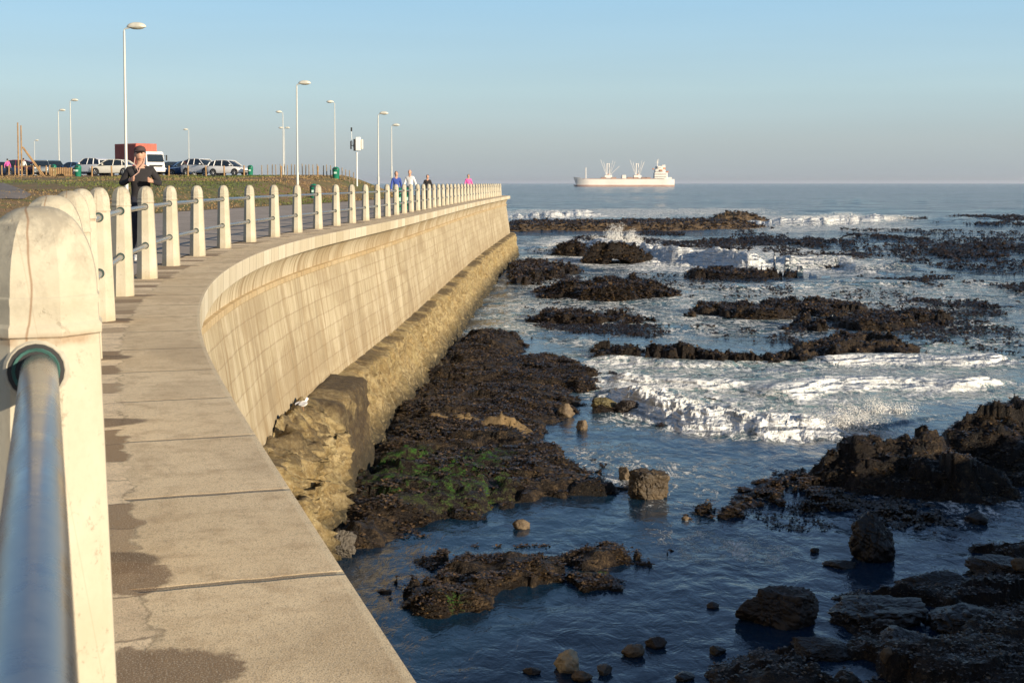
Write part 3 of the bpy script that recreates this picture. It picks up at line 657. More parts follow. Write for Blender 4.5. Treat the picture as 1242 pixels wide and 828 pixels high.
def sea():
    zs=[]; y=900.0
    ys=[]
    while y>223.1:
        ys.append(y); dy=y-222.1
        y-= 1.35 if dy>20 else max(.25,dy*.06)
    Yr=np.array([10880/(q-222.15) for q in ys]); Yr=np.concatenate([[3,6,9,12,14],Yr[Yr>15],[16000,26000]])
    sl=np.concatenate([[-1.6,-1.2,-.8,-.6,-.45,-.35],np.arange(-.26,.46,.00105),[.5,.6,.8,1.1,1.5,2.0]])
    Yg,Sg=np.meshgrid(Yr,sl,indexing='ij'); X=Yg*Sg; Y=Yg.copy(); Y[:5]=Y[:5]
    X[:5]=np.minimum(np.abs(X[:5]*6),90)*np.sign(X[:5]) if True else X[:5]
    Z=np.zeros_like(X); foam=np.zeros_like(X); milky=np.zeros_like(X)
    far=ss(20,90,Y); fade=1-ss(600,3000,Y)
    Z+=((fbm(X*.9,Y*.7,3,1)-.5)*.045+(fbm(X*2.6,Y*2.2,2,4)-.5)*.018)*(1-ss(60,140,Y))
    Z+=(fbm(X*.25+.1*Y,Y*.22,4,7)-.5)*.30*far*fade+(fbm(X*.05,Y*.10,3,17)-.5)*1.3*ss(120,330,Y)*fade
    for poly,fm,soft,mk in FOAMR:
        P=[unp(x,y,SEA) for x,y in poly]; P=np.array(P); lo=P.min(0)-soft*3; hi=P.max(0)+soft*3
        k=(X>lo[0])&(X<hi[0])&(Y>lo[1])&(Y<hi[1])
        d=sdf(X[k],Y[k],P)+(fbm(X[k]*.4,Y[k]*.3,3,3)-.5)*soft*2.2
        w=ss(-soft,soft,d); foam[k]=np.maximum(foam[k],fm*w); milky[k]=np.maximum(milky[k],mk*w)
    for line,H,wn_,wf,fm,fw in WAVES:
        P=np.array([unp(x,y,SEA) for x,y in line]); mg=wf*3+4; lo=P.min(0)-mg; hi=P.max(0)+mg
        k=(X>lo[0])&(X<hi[0])&(Y>lo[1])&(Y<hi[1]); x=X[k];y=Y[k]
        wob=(fbm(x*.22,y*.1,3,int(H*50))-.5)*wn_*2.2
        d,sg,tt=dline(x,y,P); a=d*np.where(sg>0,1,-1)   # + = beyond the toe line
        a=a-wn_+wob
        prof=np.where(a<0,np.exp(-(a/(wn_*.62))**2),np.exp(-(a/(wf*.6))**2)); ends=ss(0,.10,tt)*ss(1,.90,tt)
        rough=.65+.7*fbm(x*.7/max(H,.3)**.5,y*.35,4,int(H*77)+2)
        Z[k]+=H*.62*prof*(.25+.75*ends)*rough
        if fm>.05:
            fr=np.where(a<0,ss(-wn_*1.9,-wn_*.5,a),1-ss(0,fw,a))*(.2+.8*ends)
            foam[k]=np.maximum(foam[k],fm*fr); milky[k]=np.maximum(milky[k],.7*fr*fm)
            if fm>.9: Z[k]+=(fbm(x*1.0/max(H,.35),y*.7/max(H,.35),5,9,.6)-.5)*H*.8*fr
    Z+= (fbm(X*1.6,Y*1.3,4,23)-.5)*.15*ss(.3,.8,foam)*(1-ss(60,160,Y))
    calm=np.clip(1-far*.8,0,1)*(1-ss(.1,.4,foam))
    Z[:6]*=.3
    V=np.stack([X,Y,SEA+Z],-1).reshape(-1,3)
    o=mesh_np('sea',V,gridfaces(len(Yr),len(sl)),MM['sea'],None,True,None,{'foam':foam.ravel(),'milky':milky.ravel(),'calm':calm.ravel()})
    tag(o,kind='structure')
sea()

# ------------------------------------------------------------ rocks, reefs and kelp
KP=[]   # kelp anchor points: (x,y,z,size,tint)
def outcrop(name,label,cat,poly,H,group=None,kelp=1.0,rough=1.0,green=None,bare=0.0,lift=.75,seed=1,kind=None,wedge=.35,res=1.0,flat=False,mat=None,ragged=1.0,terr=.35,brk=.95,hs=.58):
    ymx=max(p[1] for p in poly); ymn=min(p[1] for p in poly)
    P=[]
    for x,y in poly:
        w=(ymx-y)/max(1,ymx-ymn); P.append(unp(x,y,SEA+H*lift*w))
    P=np.array(P); c=P.mean(0); dist=c[1]
    sx=max(.045,dist*.00105)*res; sy=sx*(1.6 if dist<60 else 2.2)
    lo=P.min(0)-.6; hi=P.max(0)+.6; mnw=min(hi-lo)
    if sx*60>mnw*4: sx=mnw/22; sy=sx*1.3
    xs=np.arange(lo[0],hi[0],sx); ys=np.arange(lo[1],hi[1],sy); X,Y=np.meshgrid(xs,ys)
    sz=max(.35,min(hi[0]-lo[0],hi[1]-lo[1]))
    nf=1.6/ max(.8,min(2.5,sz/4))
    d=sdf(X,Y,P)+(fbm(X*nf,Y*nf,4,seed,.5)-.5)*min(sz*.30,1.4)*ragged
    w=max(.15,min(sz*.30,wedge*3.0)); d=d+min(sz*.09,.45)*ragged+w*.15
    H=H*hs; wx=X+.5*(fbm(X*.8,Y*.8,3,seed+70)-.5)*2; wy=Y+.5*(fbm(X*.8,Y*.8,3,seed+71)-.5)*2
    if brk>0: d=d-ss(.50,.36,fbm(X*nf*.9+9,Y*nf*.6,4,seed+44,.6))*brk*min(sz*.5,1.6)
    k1=min(1.1,max(.5,3.2/sz))
    base=ss(-w*.4,w,d)
    rg=ridg(X*nf*.8+seed,Y*nf*.8,5,seed+3); fb=fbm(X*nf*2.2,Y*nf*2.2,4,seed+8)
    hh=H*(.42+.62*(rg*.45+fb*.35+.25*fbm(X*nf*.5,Y*nf*.5,2,seed+30))*1.3) if not flat else H*(.75+.35*fb)
    st=.16+.10*fbm(X*.3,Y*.3,2,seed+50); tl=hh+(X*.10+Y*.05)+.25*fbm(X*.6,Y*.6,3,seed+51); fr_=tl/st-np.floor(tl/st); pass
    Z=-.35+(hh+.35)*base+base*rough*((facet(wx*k1*.75,wy*k1*1.5,seed+14,.6)-.5)*.55*H+(facet(wx*k1*1.9,wy*k1*3.2,seed+15,.7)-.5)*.15*min(1,H+.25)+(fbm(X*3.2,Y*5,4,seed+13,.6)-.5)*.13)
    st=.17+.14*fbm(X*.4,Y*.4,2,seed+50); tq=(Z+X*.16+Y*.05+.30*fbm(X*.9,Y*.9,3,seed+51))/st; fq=tq-np.floor(tq); Z=Z+terr*1.0*st*(ss(.30,.78,fq)-fq)*ss(-.25,.05,Z)
    Zc=np.minimum(np.minimum(Z[:-1,:-1],Z[1:,:-1]),np.minimum(Z[:-1,1:],Z[1:,1:])); Zm=np.maximum(np.maximum(Z[:-1,:-1],Z[1:,:-1]),np.maximum(Z[:-1,1:],Z[1:,1:]))
    keep=Zm>-.30
    V=np.stack([X,Y,Z+SEA],-1).reshape(-1,3); Fc=gridfaces(len(ys),len(xs),keep)
    g=np.zeros_like(X)
    if green:
        for (gx,gy,rx,ry) in green:
            q=unp(gx,gy,SEA+H*.5); g=np.maximum(g,1-ss(.6,1.1,np.hypot((X-q[0])/rx,(Y-q[1])/ry)))
    bz=np.clip(bare*ss(.35,.75,fbm(X*.7,Y*.7,4,seed+5)+.12*rg)*1.6,0,1)
    Vc,Fc,gg,bb=compact(V,Fc,g.ravel(),bz.ravel())
    if len(Fc)==0: return
    o=mesh_np(name,Vc,Fc,mat or MM['rock'],None,True,None,{'green':gg,'bare':bb}); 
    if kind: tag(o,kind=kind)
    else: tag(o,label,cat,group)
    # kelp on top
    m=(Z>-.02)&((g<.5)|(fbm(X*1.6,Y*1.6,3,seed+90)>.52))&((bz<.6)|(fbm(X*2.1,Y*2.1,3,seed+91)>.55)); area=m.sum()*sx*sy; n=int(min(30000,kelp*area*(900 if dist<30 else 330 if dist<50 else 120 if dist<90 else 40)))
    idx=np.flatnonzero(m.ravel())
    if n>0 and len(idx):
        ch=RNG.choice(idx,n); xx=X.ravel()[ch]+RNG.uniform(-.5,.5,n)*sx; yy=Y.ravel()[ch]+RNG.uniform(-.5,.5,n)*sy; zz=Z.ravel()[ch]+SEA
        KP.append(np.stack([xx,yy,zz,RNG.uniform(.6,1.3,n)*max(.045,dist*.0022),RNG.random(n)],1))
    return o
def floatkelp(poly,n,size,seed=0):
    P=np.array([unp(x,y,SEA) for x,y in poly]); lo=P.min(0);hi=P.max(0)
    X=RNG.uniform(lo[0],hi[0],n*4); Y=RNG.uniform(lo[1],hi[1],n*4); D=Y.mean()
    den=fbm(X*.25*60/D,Y*.12*60/D,5,seed+60,.6)
    k=(sdf(X,Y,P)>0)&(den>.53+RNG.random(len(X))*.09-.03)
    X=X[k][:n];Y=Y[k][:n]; m=len(X)
    # small clumps of several fronds
    reps=6; X=np.repeat(X,reps)+RNG.normal(0,size*.8,m*reps); Y=np.repeat(Y,reps)+RNG.normal(0,size*1.1,m*reps)
    KP.append(np.stack([X,Y,np.full(m*reps,SEA-.02)+RNG.uniform(0,.10,m*reps)*(D/80),RNG.uniform(.5,1.3,m*reps)*size,RNG.random(m*reps)*.6],1))
def kelp_mesh():
    K=np.concatenate(KP); n=len(K); th=RNG.uniform(0,2*np.pi,n); L=K[:,3]*1.4; W=K[:,3]*.40; up=RNG.uniform(.15,.75,n)+.45*ss(28,70,K[:,1])*RNG.random(n)
    dx,dy=np.cos(th),np.sin(th); px,py=-dy,dx
    V=np.zeros((n,6,3))
    ts=(0,.55,1.0); hz=(0,.42,.18); ww=(.6,1.0,.35)
    for j in range(3):
        cx=K[:,0]+dx*L*ts[j]*(1-.4*np.minimum(up,1)); cy=K[:,1]+dy*L*ts[j]*(1-.4*np.minimum(up,1)); cz=K[:,2]+L*up*hz[j]+(.01)
        for q,sg in ((0,-1),(1,1)):
            tw=sg*ww[j]*W
            V[:,j*2+q,0]=cx+px*tw; V[:,j*2+q,1]=cy+py*tw; V[:,j*2+q,2]=cz+sg*RNG.uniform(-.35,.35,n)*W
    base=np.arange(n)[:,None]*6
    Fc=np.concatenate([base+np.array([[0,1,3,2]]),base+np.array([[2,3,5,4]])])
    tint=np.repeat((K[:,4]**3.2)*.9,6)  # pale tint on a few fronds puts golden glints into the colour
    o=mesh_np('kelp',V.reshape(-1,3),Fc,MM['kelp'],None,True,None,{'tint':tint}); 
    tag(o,'dark brown kelp fronds covering the rocks and floating in patches on the sea','kelp',kind='stuff')
def rocks():
    RG='low kelp covered reefs in the bay'
    # shelf at the foot of the wall: terrain
    outcrop('rock_shelf',None,None,[(455,560),(475,500),(520,440),(560,402),(600,395),(640,402),(635,420),(600,432),(660,424),(705,432),(742,448),(742,462),(700,470),(690,482),(740,490),(700,498),(650,505),(655,516),(675,540),(715,550),(728,562),(700,575),(765,578),(770,588),(700,592),(650,602),(600,612),(560,630),(520,645),(470,655),(430,668),(385,664),(380,620),(410,580)],.62,kind='structure',kelp=.75,green=[(530,585,1.9,2.6),(495,562,1.0,1.8),(590,560,.8,1.4)],bare=.5,seed=3,lift=.5,wedge=.6,ragged=.8,brk=.45,hs=.62)
    outcrop('rock_hump','rounded tan weed covered rock hump on the shelf below the wall','rock',[(500,512),(530,494),(590,492),(640,502),(650,520),(600,530),(540,530),(505,524)],.95,kelp=.15,bare=0,seed=21,ragged=.4,rough=.4,brk=0,hs=.7,mat=MM['tan'])
    outcrop('rock','rugged brown rock at the foot of the wall where the open water begins','rock',[(562,408),(575,396),(610,394),(632,404),(620,414),(590,418)],.8,kelp=.5,bare=.8,seed=22)
    outcrop('reef','long flat brown reef across the far side of the bay, waves breaking behind it','reef',[(606,280),(606,266),(700,264),(770,262),(850,261),(925,266),(900,272),(850,276),(760,279),(680,280)],1.7,kelp=.12,bare=0,seed=5,lift=.9,flat=True,wedge=1.6,ragged=.8,brk=.15,rough=.35,mat=MM['reefbrown'])
    outcrop('rock','hump of brown rock standing up at the right end of the far reef','rock',[(858,266),(870,255),(900,252),(918,258),(930,268),(895,271)],3.0,kelp=.1,bare=0,seed=6,lift=.8,wedge=2.0,rough=.5,brk=0,mat=MM['reefbrown'])
    outcrop('reef','dark reef shelf touching the far corner of the sea wall','reef',[(622,345),(624,312),(660,312),(702,320),(690,330),(664,336),(640,346)],1.0,RG,seed=7)
    outcrop('rock','smaller of the two dark boulders under the breaking wave','rock',[(674,309),(680,300),(695,298),(712,306),(705,310)],1.1,seed=8,wedge=1.2,lift=.6,rough=.6,brk=0,hs=1)
    outcrop('rock','larger dark boulder with white spray bursting behind it','rock',[(714,314),(722,302),(745,300),(770,308),(783,313),(765,318),(735,319)],1.6,seed=9,wedge=1.4,lift=.7,rough=.6,brk=0,hs=1)
    outcrop('reef','broad humped reef left of centre below the two boulders','reef',[(655,352),(668,338),(690,330),(740,334),(790,334),(815,344),(805,354),(770,362),(745,366),(700,360)],1.25,RG,seed=10,wedge=.8)
    outcrop('reef','low reef in front of the broad humped reef','reef',[(645,382),(655,373),(690,371),(740,378),(792,388),(780,394),(735,393),(700,394),(668,390)],.7,RG,seed=11)
    outcrop('reef','thin dark reef line under the long rolling breaker','reef',[(838,334),(850,320),(900,320),(950,328),(965,334),(915,338)],.8,RG,seed=12)
    outcrop('reef','flat reef ending in a broken brown edge, right of centre','reef',[(838,382),(850,368),(900,366),(960,360),(1030,358),(1048,372),(1035,382),(1000,386),(900,384)],.75,RG,seed=13,bare=.5)
    outcrop('reef','brown jagged reef with rows of upright kelp at its right tip','reef',[(960,396),(1000,380),(1060,372),(1110,368),(1158,378),(1150,386),(1105,392),(1080,400),(1010,402)],.8,RG,seed=14,bare=.5)
    outcrop('reef','chunky dark reef with steep left end above the white surf','reef',[(722,430),(730,412),(765,410),(800,418),(850,420),(862,432),(820,438),(760,434)],.7,RG,seed=15,rough=1.4)
    outcrop('reef','narrow reef bridging toward the blocky reef on the right','reef',[(840,438),(855,420),(900,424),(960,422),(990,430),(975,440),(910,440)],.6,RG,seed=16)
    outcrop('reef','blocky brown reef standing highest above the surf','reef',[(970,436),(990,408),(1030,398),(1080,400),(1102,412),(1100,430),(1060,434),(1010,434)],.85,RG,seed=17,bare=.6,rough=1.3)
    outcrop('rock','small dark rock awash in the middle of the surf','rock',[(838,486),(860,478),(895,480),(880,488),(860,491)],.35,seed=18)
    outcrop('rock','tiny dark rock at the front lip of the surf','rock',[(792,512),(800,506),(812,510),(806,518),(796,517)],.25,seed=19)
    # big right hand rocks
    outcrop('crag','big sloping dark outcrop at the right edge beyond the crag','crag',[(1130,545),(1150,512),(1180,494),(1215,486),(1300,482),(1320,575),(1242,588),(1190,570),(1150,560)],1.25,seed=24,bare=.35,wedge=1.4,kelp=.8,rough=1.0,ragged=.6,terr=.5,brk=0,hs=.9)
    outcrop('crag','jagged dark crag with bare sunlit rock faces and spray at its left','crag',[(1000,560),(1022,536),(1040,516),(1062,514),(1095,526),(1135,532),(1180,560),(1220,596),(1190,606),(1130,600),(1070,584),(1020,572)],1.15,seed=25,bare=1.0,wedge=.9,kelp=.6,rough=1.05,ragged=.55,terr=.55,brk=0,hs=.82)
    outcrop('reef','flat kelp mat left of the jagged crag','reef',[(888,606),(915,590),(940,560),(1000,558),(1030,590),(1040,614),(990,620),(930,614)],.28,RG,kelp=1.6,seed=26)
    outcrop('reef','small kelp mat near the square boulder','reef',[(828,626),(836,606),(870,600),(905,604),(900,620),(860,630)],.3,RG,kelp=1.6,seed=27)
    outcrop('reef','kelp patch right in front of the jagged crag','reef',[(1050,618),(1060,602),(1110,604),(1150,622),(1150,634),(1100,640),(1075,630)],.25,RG,kelp=1.5,seed=28)
    outcrop('reef','weedy island with a pale ridge in the still water','reef',[(466,710),(500,694),(545,690),(510,678),(545,660),(600,668),(640,672),(700,660),(735,650),(800,656),(806,664),(760,670),(700,684),(735,684),(728,694),(690,706),(640,708),(600,728),(545,730),(525,742),(515,730),(540,712),(500,716)],.42,RG,kelp=1.4,bare=.45,seed=29,hs=.62,rough=.75,green=[(548,728,.32,.3),(720,690,.25,.25)])
    outcrop('reef','thin pointed reef tip behind the weedy island','reef',[(568,650),(610,650),(660,652),(720,656),(700,662),(640,660)],.25,RG,kelp=.8,seed=30)
    outcrop('rock_shelf',None,None,[(1018,720),(1022,706),(1060,708),(1100,700),(1110,690),(1150,668),(1180,650),(1215,645),(1330,640),(1360,900),(840,900),(885,815),(930,790),(985,772),(1010,756),(1060,748),(1030,735)],.55,kind='structure',kelp=.35,bare=.5,seed=33,wedge=.7,rough=1.3,brk=.9,hs=.6)
    outcrop('rock','low black rock between the bottom right shelf and the flat topped boulder','rock',[(908,784),(915,766),(945,764),(965,778),(960,800),(930,804)],.5,kelp=.3,seed=34)
    # flat blocks in a row at the end of the shelf
    for i,(poly,h,lab) in enumerate((([(640,590),(650,578),(715,573),(716,584),(690,600),(650,600)],.30,'tilted brown slab nearest the wall in the row of slabs'),([(680,600),(700,583),(752,581),(755,592),(730,602)],.28,'second tilted slab in the row, with a pale front edge'),([(712,585),(735,575),(765,577),(762,592),(735,594)],.42,'dark slab beside the square boulder'))):
        outcrop('slab',lab,'rock slab',poly,h,'slabs at the end of the rock shelf',kelp=.2,seed=35+i,bare=.8,ragged=.25,flat=True,wedge=.12,rough=.5,brk=0,hs=1)
    floatkelp([(900,282),(1000,284),(1242,292),(1290,300),(1290,314),(1150,312),(1000,300),(900,294)],1500,.42,1)
    floatkelp([(790,288),(1000,286),(1060,300),(900,304),(800,300)],420,.38,2)
    floatkelp([(1060,262),(1280,262),(1280,276),(1140,272)],380,.45,3)
    floatkelp([(1050,340),(1280,330),(1280,378),(1140,372),(1060,356)],650,.22,4)
    floatkelp([(820,338),(1050,336),(1060,362),(960,362),(830,362)],260,.16,5)
    floatkelp([(940,305),(1060,310),(1050,330),(960,326)],200,.22,6)
    floatkelp([(660,284),(820,282),(860,296),(800,298),(700,292)],250,.32,7)
    floatkelp([(640,395),(860,395),(980,400),(970,418),(830,412),(700,405)],350,.13,8)
    floatkelp([(1090,380),(1280,370),(1280,425),(1120,425)],420,.15,9)
    floatkelp([(1020,590),(1150,600),(1160,640),(1050,640)],150,.10,10)
    floatkelp([(620,345),(700,350),(690,395),(620,390)],60,.12,12)
rocks()
for i,(poly,n,sz_) in enumerate((([(900,276),(1290,282),(1290,330),(1000,326),(880,300)],900,.30),([(980,330),(1290,322),(1290,440),(1100,440),(1000,400)],700,.15),([(640,300),(960,335),(960,360),(640,345)],350,.18),([(650,360),(960,384),(960,410),(700,405),(650,395)],300,.13),([(860,600),(1160,600),(1170,650),(860,640)],120,.07))): floatkelp(poly,n,sz_,30+i*7)
kelp_mesh()

from mathutils import noise as MN
def boulder(name,label,xb,yb,w,h,mat,dep=None,seed=0,ang=.0,pts=None,cat='rock',sink=.25,group=None,level=None,flat=0,boxy=0):
    """xb,yb = picture position of the waterline centre, w,h in metres"""
    X,Y=unp(xb,yb,SEA if level is None else level); dep=dep or w*.8; z0=SEA if level is None else level
    bm=bmesh.new(); bmesh.ops.create_icosphere(bm,subdivisions=6 if w>.55 else 4,radius=1)
    rnd=random.Random(seed)
    planes=[(Vector((rnd.uniform(-1,1),rnd.uniform(-1,1),rnd.uniform(-.3,1))).normalized(),rnd.uniform(.55,.9)) for _ in range(11)]
    if flat: planes.append((Vector((rnd.uniform(-.15,.15),-.1,1)).normalized(),flat))
    if boxy: planes=[(Vector((a+rnd.uniform(-.12,.12),b+rnd.uniform(-.12,.12),c+rnd.uniform(-.1,.1))).normalized(),k) for a,b,c,k in ((1,0,0,.72),(-1,0,.1,.75),(0,1,0,.75),(0,-1,.12,.72),(.08,-.1,1,.62),(.7,.7,.1,.95),(-.7,-.7,.2,.92))]
    for v in bm.verts:
        d=v.co.normalized(); r=1.0
        for n,k in planes:
            q=d.dot(n)
            if q>1e-3: r=min(r,k/q)
        r*=1+.13*MN.fractal(d*2.2+Vector((seed,0,0)),1,2,5)+.05*MN.fractal(d*7+Vector((0,seed,0)),.7,2,6); q_=MN.noise(d*3.1+Vector((seed,seed,0))); r*=1-.10*max(0,.12-abs(q_))/.12
        v.co=d*r
    me=bpy.data.meshes.new(name)
    ca,sa=math.cos(ang),math.sin(ang)
    for v in bm.verts:
        x,y,z=v.co.x*w*.55,v.co.y*dep*.55,v.co.z
        v.co=Vector((x*ca-y*sa,x*sa+y*ca,(z*.62+.62-sink)*h))
    for f in bm.faces: f.smooth=True
    bm.to_mesh(me); bm.free(); me.materials.append(mat)
    o=bpy.data.objects.new(name,me); C.objects.link(o); o.location=(X,Y+dep*.4,z0); tag(o,label,cat,group); return o
def boulders():
    dk=m_boulder('dark_boulder_rock',(.016,.011,.008),(.042,.028,.018)); br=m_boulder('brown_boulder_rock',(.07,.048,.028),(.20,.145,.085),.7); pl=m_boulder('pale_pebble_rock',(.33,.26,.16),(.52,.43,.29),.7); blk=m_boulder('black_wet_rock',(.008,.007,.006),(.020,.015,.011),.35); gy=m_boulder('grey_rock',(.06,.052,.042),(.13,.11,.085),.7)
    boulder('boulder','square topped brown boulder standing in the water beyond the rock shelf',789,606,.95,.72,m_boulder('striped_boulder_rock',(.018,.012,.007),(.10,.068,.033),.6),.8,3,.15,boxy=1)
    boulder('boulder','dark triangular boulder rising alone from the blue water at right',1068,682,.88,.82,blk,.8,5,.3)
    boulder('boulder','flat topped dark boulder in the still water, lower right',947,762,1.18,.66,dk,.9,11,.1,flat=.66)
    boulder('rock','small low black rock left of the dark triangular boulder',1021,690,.55,.13,blk,.4,13)
    boulder('rock','small black rock right of the jagged crag base in the channel',1188,636,.5,.24,blk,.45,14)
    boulder('rock','small brown stone alone in the still water behind the weedy island',634,642,.36,.18,br,.3,15)
    boulder('rock','pale yellow stone at the bottom edge of the water',689,816,.42,.28,pl,.34,16)
    boulder('rock','brown stone on the right of the pale yellow stone',706,826,.28,.13,br,.25,17)
    boulder('rock','brown speckled stone right of the pale stone, second from it',768,796,.34,.16,br,.3,18)
    boulder('rock','dark stone beside the brown speckled stone at the bottom',796,786,.30,.15,dk,.3,19)
    boulder('rock','slanted grey brown stone just behind the two bottom stones',733,818,.24,.12,gy,.24,20)
    boulder('rock','grey boulder in the pool right under the walkway edge',410,678,.62,.46,gy,.55,21,sink=.2)
    boulder('rock','weedy stone awash in the water at lower centre',865,738,.2,.1,dk,.2,22)
    boulder('rock','round black stone left of the flat topped boulder foot',872,795,.26,.13,blk,.24,23)
    boulder('rock','small black stone between the two dark boulders',989,670,.16,.09,blk,.15,24)
    boulder('rock','tiny dark stone at the bottom edge near centre',645,818,.24,.09,dk,.2,25)
    boulder('rock','low dark stone at the bottom edge of the water right of centre',830,826,.3,.1,blk,.26,26)
    boulder('rock','pointed brown rock where the shelf meets the surf',620,462,.42,.36,br,.4,27)
    boulder('rock','brown stone at the front tip of the shelf beside the surf',706,522,.40,.30,br,.34,28)
    boulder('rock','greenish round rock at the end of the shelf in the surf',733,498,.85,.42,m_boulder('weedy_rock',(.07,.06,.022),(.15,.12,.05),.6),.6,29)
    boulder('rock','dark rock at the very end of the shelf in the surf',762,500,.70,.36,dk,.5,30)
    boulder('rock','tan stone on the shelf left of the greenish round rock',686,506,.5,.4,br,.4,31)
    boulder('rock','small orange brown stone right of the square topped boulder',832,631,.16,.08,br,.15,32)
    boulder('rock','tan peaked stone between the slabs and the square topped boulder',758,582,.34,.34,br,.3,33)
    for i,(x,y,w,l) in enumerate(((1150,725,1.3,'sloping black rock on the bottom right shelf, back row'),(1075,760,1.5,'wide black rock at the left of the bottom right shelf'),(1190,770,1.4,'black rock at the right of the bottom right shelf'),(1110,800,1.1,'black rock at the front of the bottom right shelf'),(1225,705,1.2,'black rock at the right edge of the picture, on the shelf'),(1000,800,.9,'black rock at the left tip of the bottom right shelf'),(1232,815,.9,'black rock in the bottom right corner'))):
        boulder('boulder',l,x,y,w,.36 if i!=5 else .26,blk,w*.8,50+i,.5*i,sink=.3)
    boulder('rock','sunlit yellow brown rock chip lying among black rocks on the shelf',1080,803,.24,.2,br,.16,70,level=SEA+.22)
    boulder('rock','tan ragged rock at the right picture edge above the shelf',1238,690,.26,.22,br,.2,71,level=SEA+.3)
    # gull on the block
    X,Y=unp(392,490,-3.4)
boulders()

def spray(label,x,y,w,h,n,dist_level=0,seed=0,size=.05,back=0):
    X,Y=unp(x,y,SEA); Y+=back; r=np.random.default_rng(seed)
    # jets: each throws droplets along an arc
    J=16; ja=r.uniform(-1,1,J); jh=r.uniform(.4,1,J)*(1-.45*np.abs(ja)); which=r.integers(0,J,n); t=r.random(n)**.65
    px=X+ja[which]*w*.42*(.5+.7*t)+r.normal(0,w*.045,n); pz=SEA+h*jh[which]*t+r.normal(0,h*.05,n); py=Y+r.normal(0,w*.10,n)
    pz=np.maximum(pz,SEA+.02); sc=size*(1.25-t)*r.uniform(.4,1.3,n)
    T=np.array([[1,1,1],[1,-1,-1],[-1,1,-1],[-1,-1,1]])*.6
    rot=r.normal(0,1,(n,3,3)); q,_=np.linalg.qr(rot)
    V=(np.einsum('nij,kj->nki',q,T)*sc[:,None,None])+np.stack([px,py,pz],1)[:,None,:]
    b=np.arange(n)[:,None,None]*4; Fc=(b+np.array([[0,1,2],[0,3,1],[0,2,3],[1,3,2]])[None]).reshape(-1,3)
    o=mesh_np('spray',V.reshape(-1,3),Fc,MM['spray'],None,True); tag(o,label,'spray',kind='stuff')
spray('white spray bursting up behind the larger dark boulder',752,302,5.5,2.7,5200,seed=1,size=.10,back=3)
spray('thin spray left of the boulder burst',690,303,5.5,.9,1600,seed=2,size=.07,back=2)
spray('white splash thrown up against the left side of the jagged crag',1038,530,2.6,.85,3200,seed=3,size=.030,back=1.2)
spray('spray washing over the saddle of the crag',1108,528,2.4,.55,1400,seed=4,size=.028,back=3.5)
spray('spray along the crest of the far right breaker',1040,268,22,1.9,3500,seed=5,size=.12,back=4)
# ------------------------------------------------------------ lamp posts
def lamp(x,ytop,Y,label,hd=1,double=False,thick=1.0,group='street lamps'):
    X=colx(x,Y); z0=1.88 if Y>127 else float(Tz(X,Y)); ztop=EYE+(222.15-ytop)/F*Y
    H=ztop-z0; r=empty('street_lamp',(X,Y,z0)); tag(r,label,'street lamp',group)
    m=MB(); m.tube([(0,0,-.2),(0,0,1.2),(0,0,1.25),(0,0,H-.12)],[.085*thick,.085*thick,.065*thick,.045*thick],12); m.build('pole',MM['pole'],r,True)
    m=MB(); m.box((0,0,.02),(.3,.3,.05),0); m.build('base_plate',MM['pole'],r)
    for d in ((hd,-hd) if double else (hd,)):
        m=MB(); m.tube([(0,0,H-.25),(0,0,H-.06),(.06*d,0,H-.02),(.25*d,0,H+.02)],.03,8); m.build('arm',MM['pole'],r,True)
        m=MB()
        def fn(v): 
            k=1.0 if v.z>0 else .25
            return Vector((v.x,v.y*(1-.35*(v.x*d<0)),v.z*k))
        m.ell((.52*d,0,H+.05),(.42,.17,.20),0,16,10,fn); h=m.build('lamp_head',MM['lampshell'],r,True)
        m=MB(); m.ell((.55*d,0,H+.01),(.30,.13,.07),0,12,6); m.build('lens',MM['lens'],h,True)
LP=[(154.5,36,56,'nearest and tallest looking street lamp, behind the jogger',1),(361.5,103,87,'second nearest street lamp, beside the green domed bin',1),(459.5,139,120,'third street lamp along the promenade, right of the mound',1),(475.5,153,150,'thin street lamp just left of the walker in blue',1),
    (407,125,150,'thin street lamp rising behind the green bin on the mound, head to the left',-1),(344.5,137,170,'street lamp rising from the car park fence, head to the left',-1),(230.5,158,225,'distant street lamp behind the white estate car',-1),(73.5,135,168,'left one of the pair of thin street lamps above the timber panel',1),(88,123,150,'right one of the pair of thin street lamps above the timber panel',1)]
for x,y,Y,l,d in LP: lamp(x,y,Y,l,d)
lamp(346,156,215,'double headed street lamp far behind the car park fence',1,True)
lamp(44,171,280,'most distant street lamp, faint above the silver car',1)

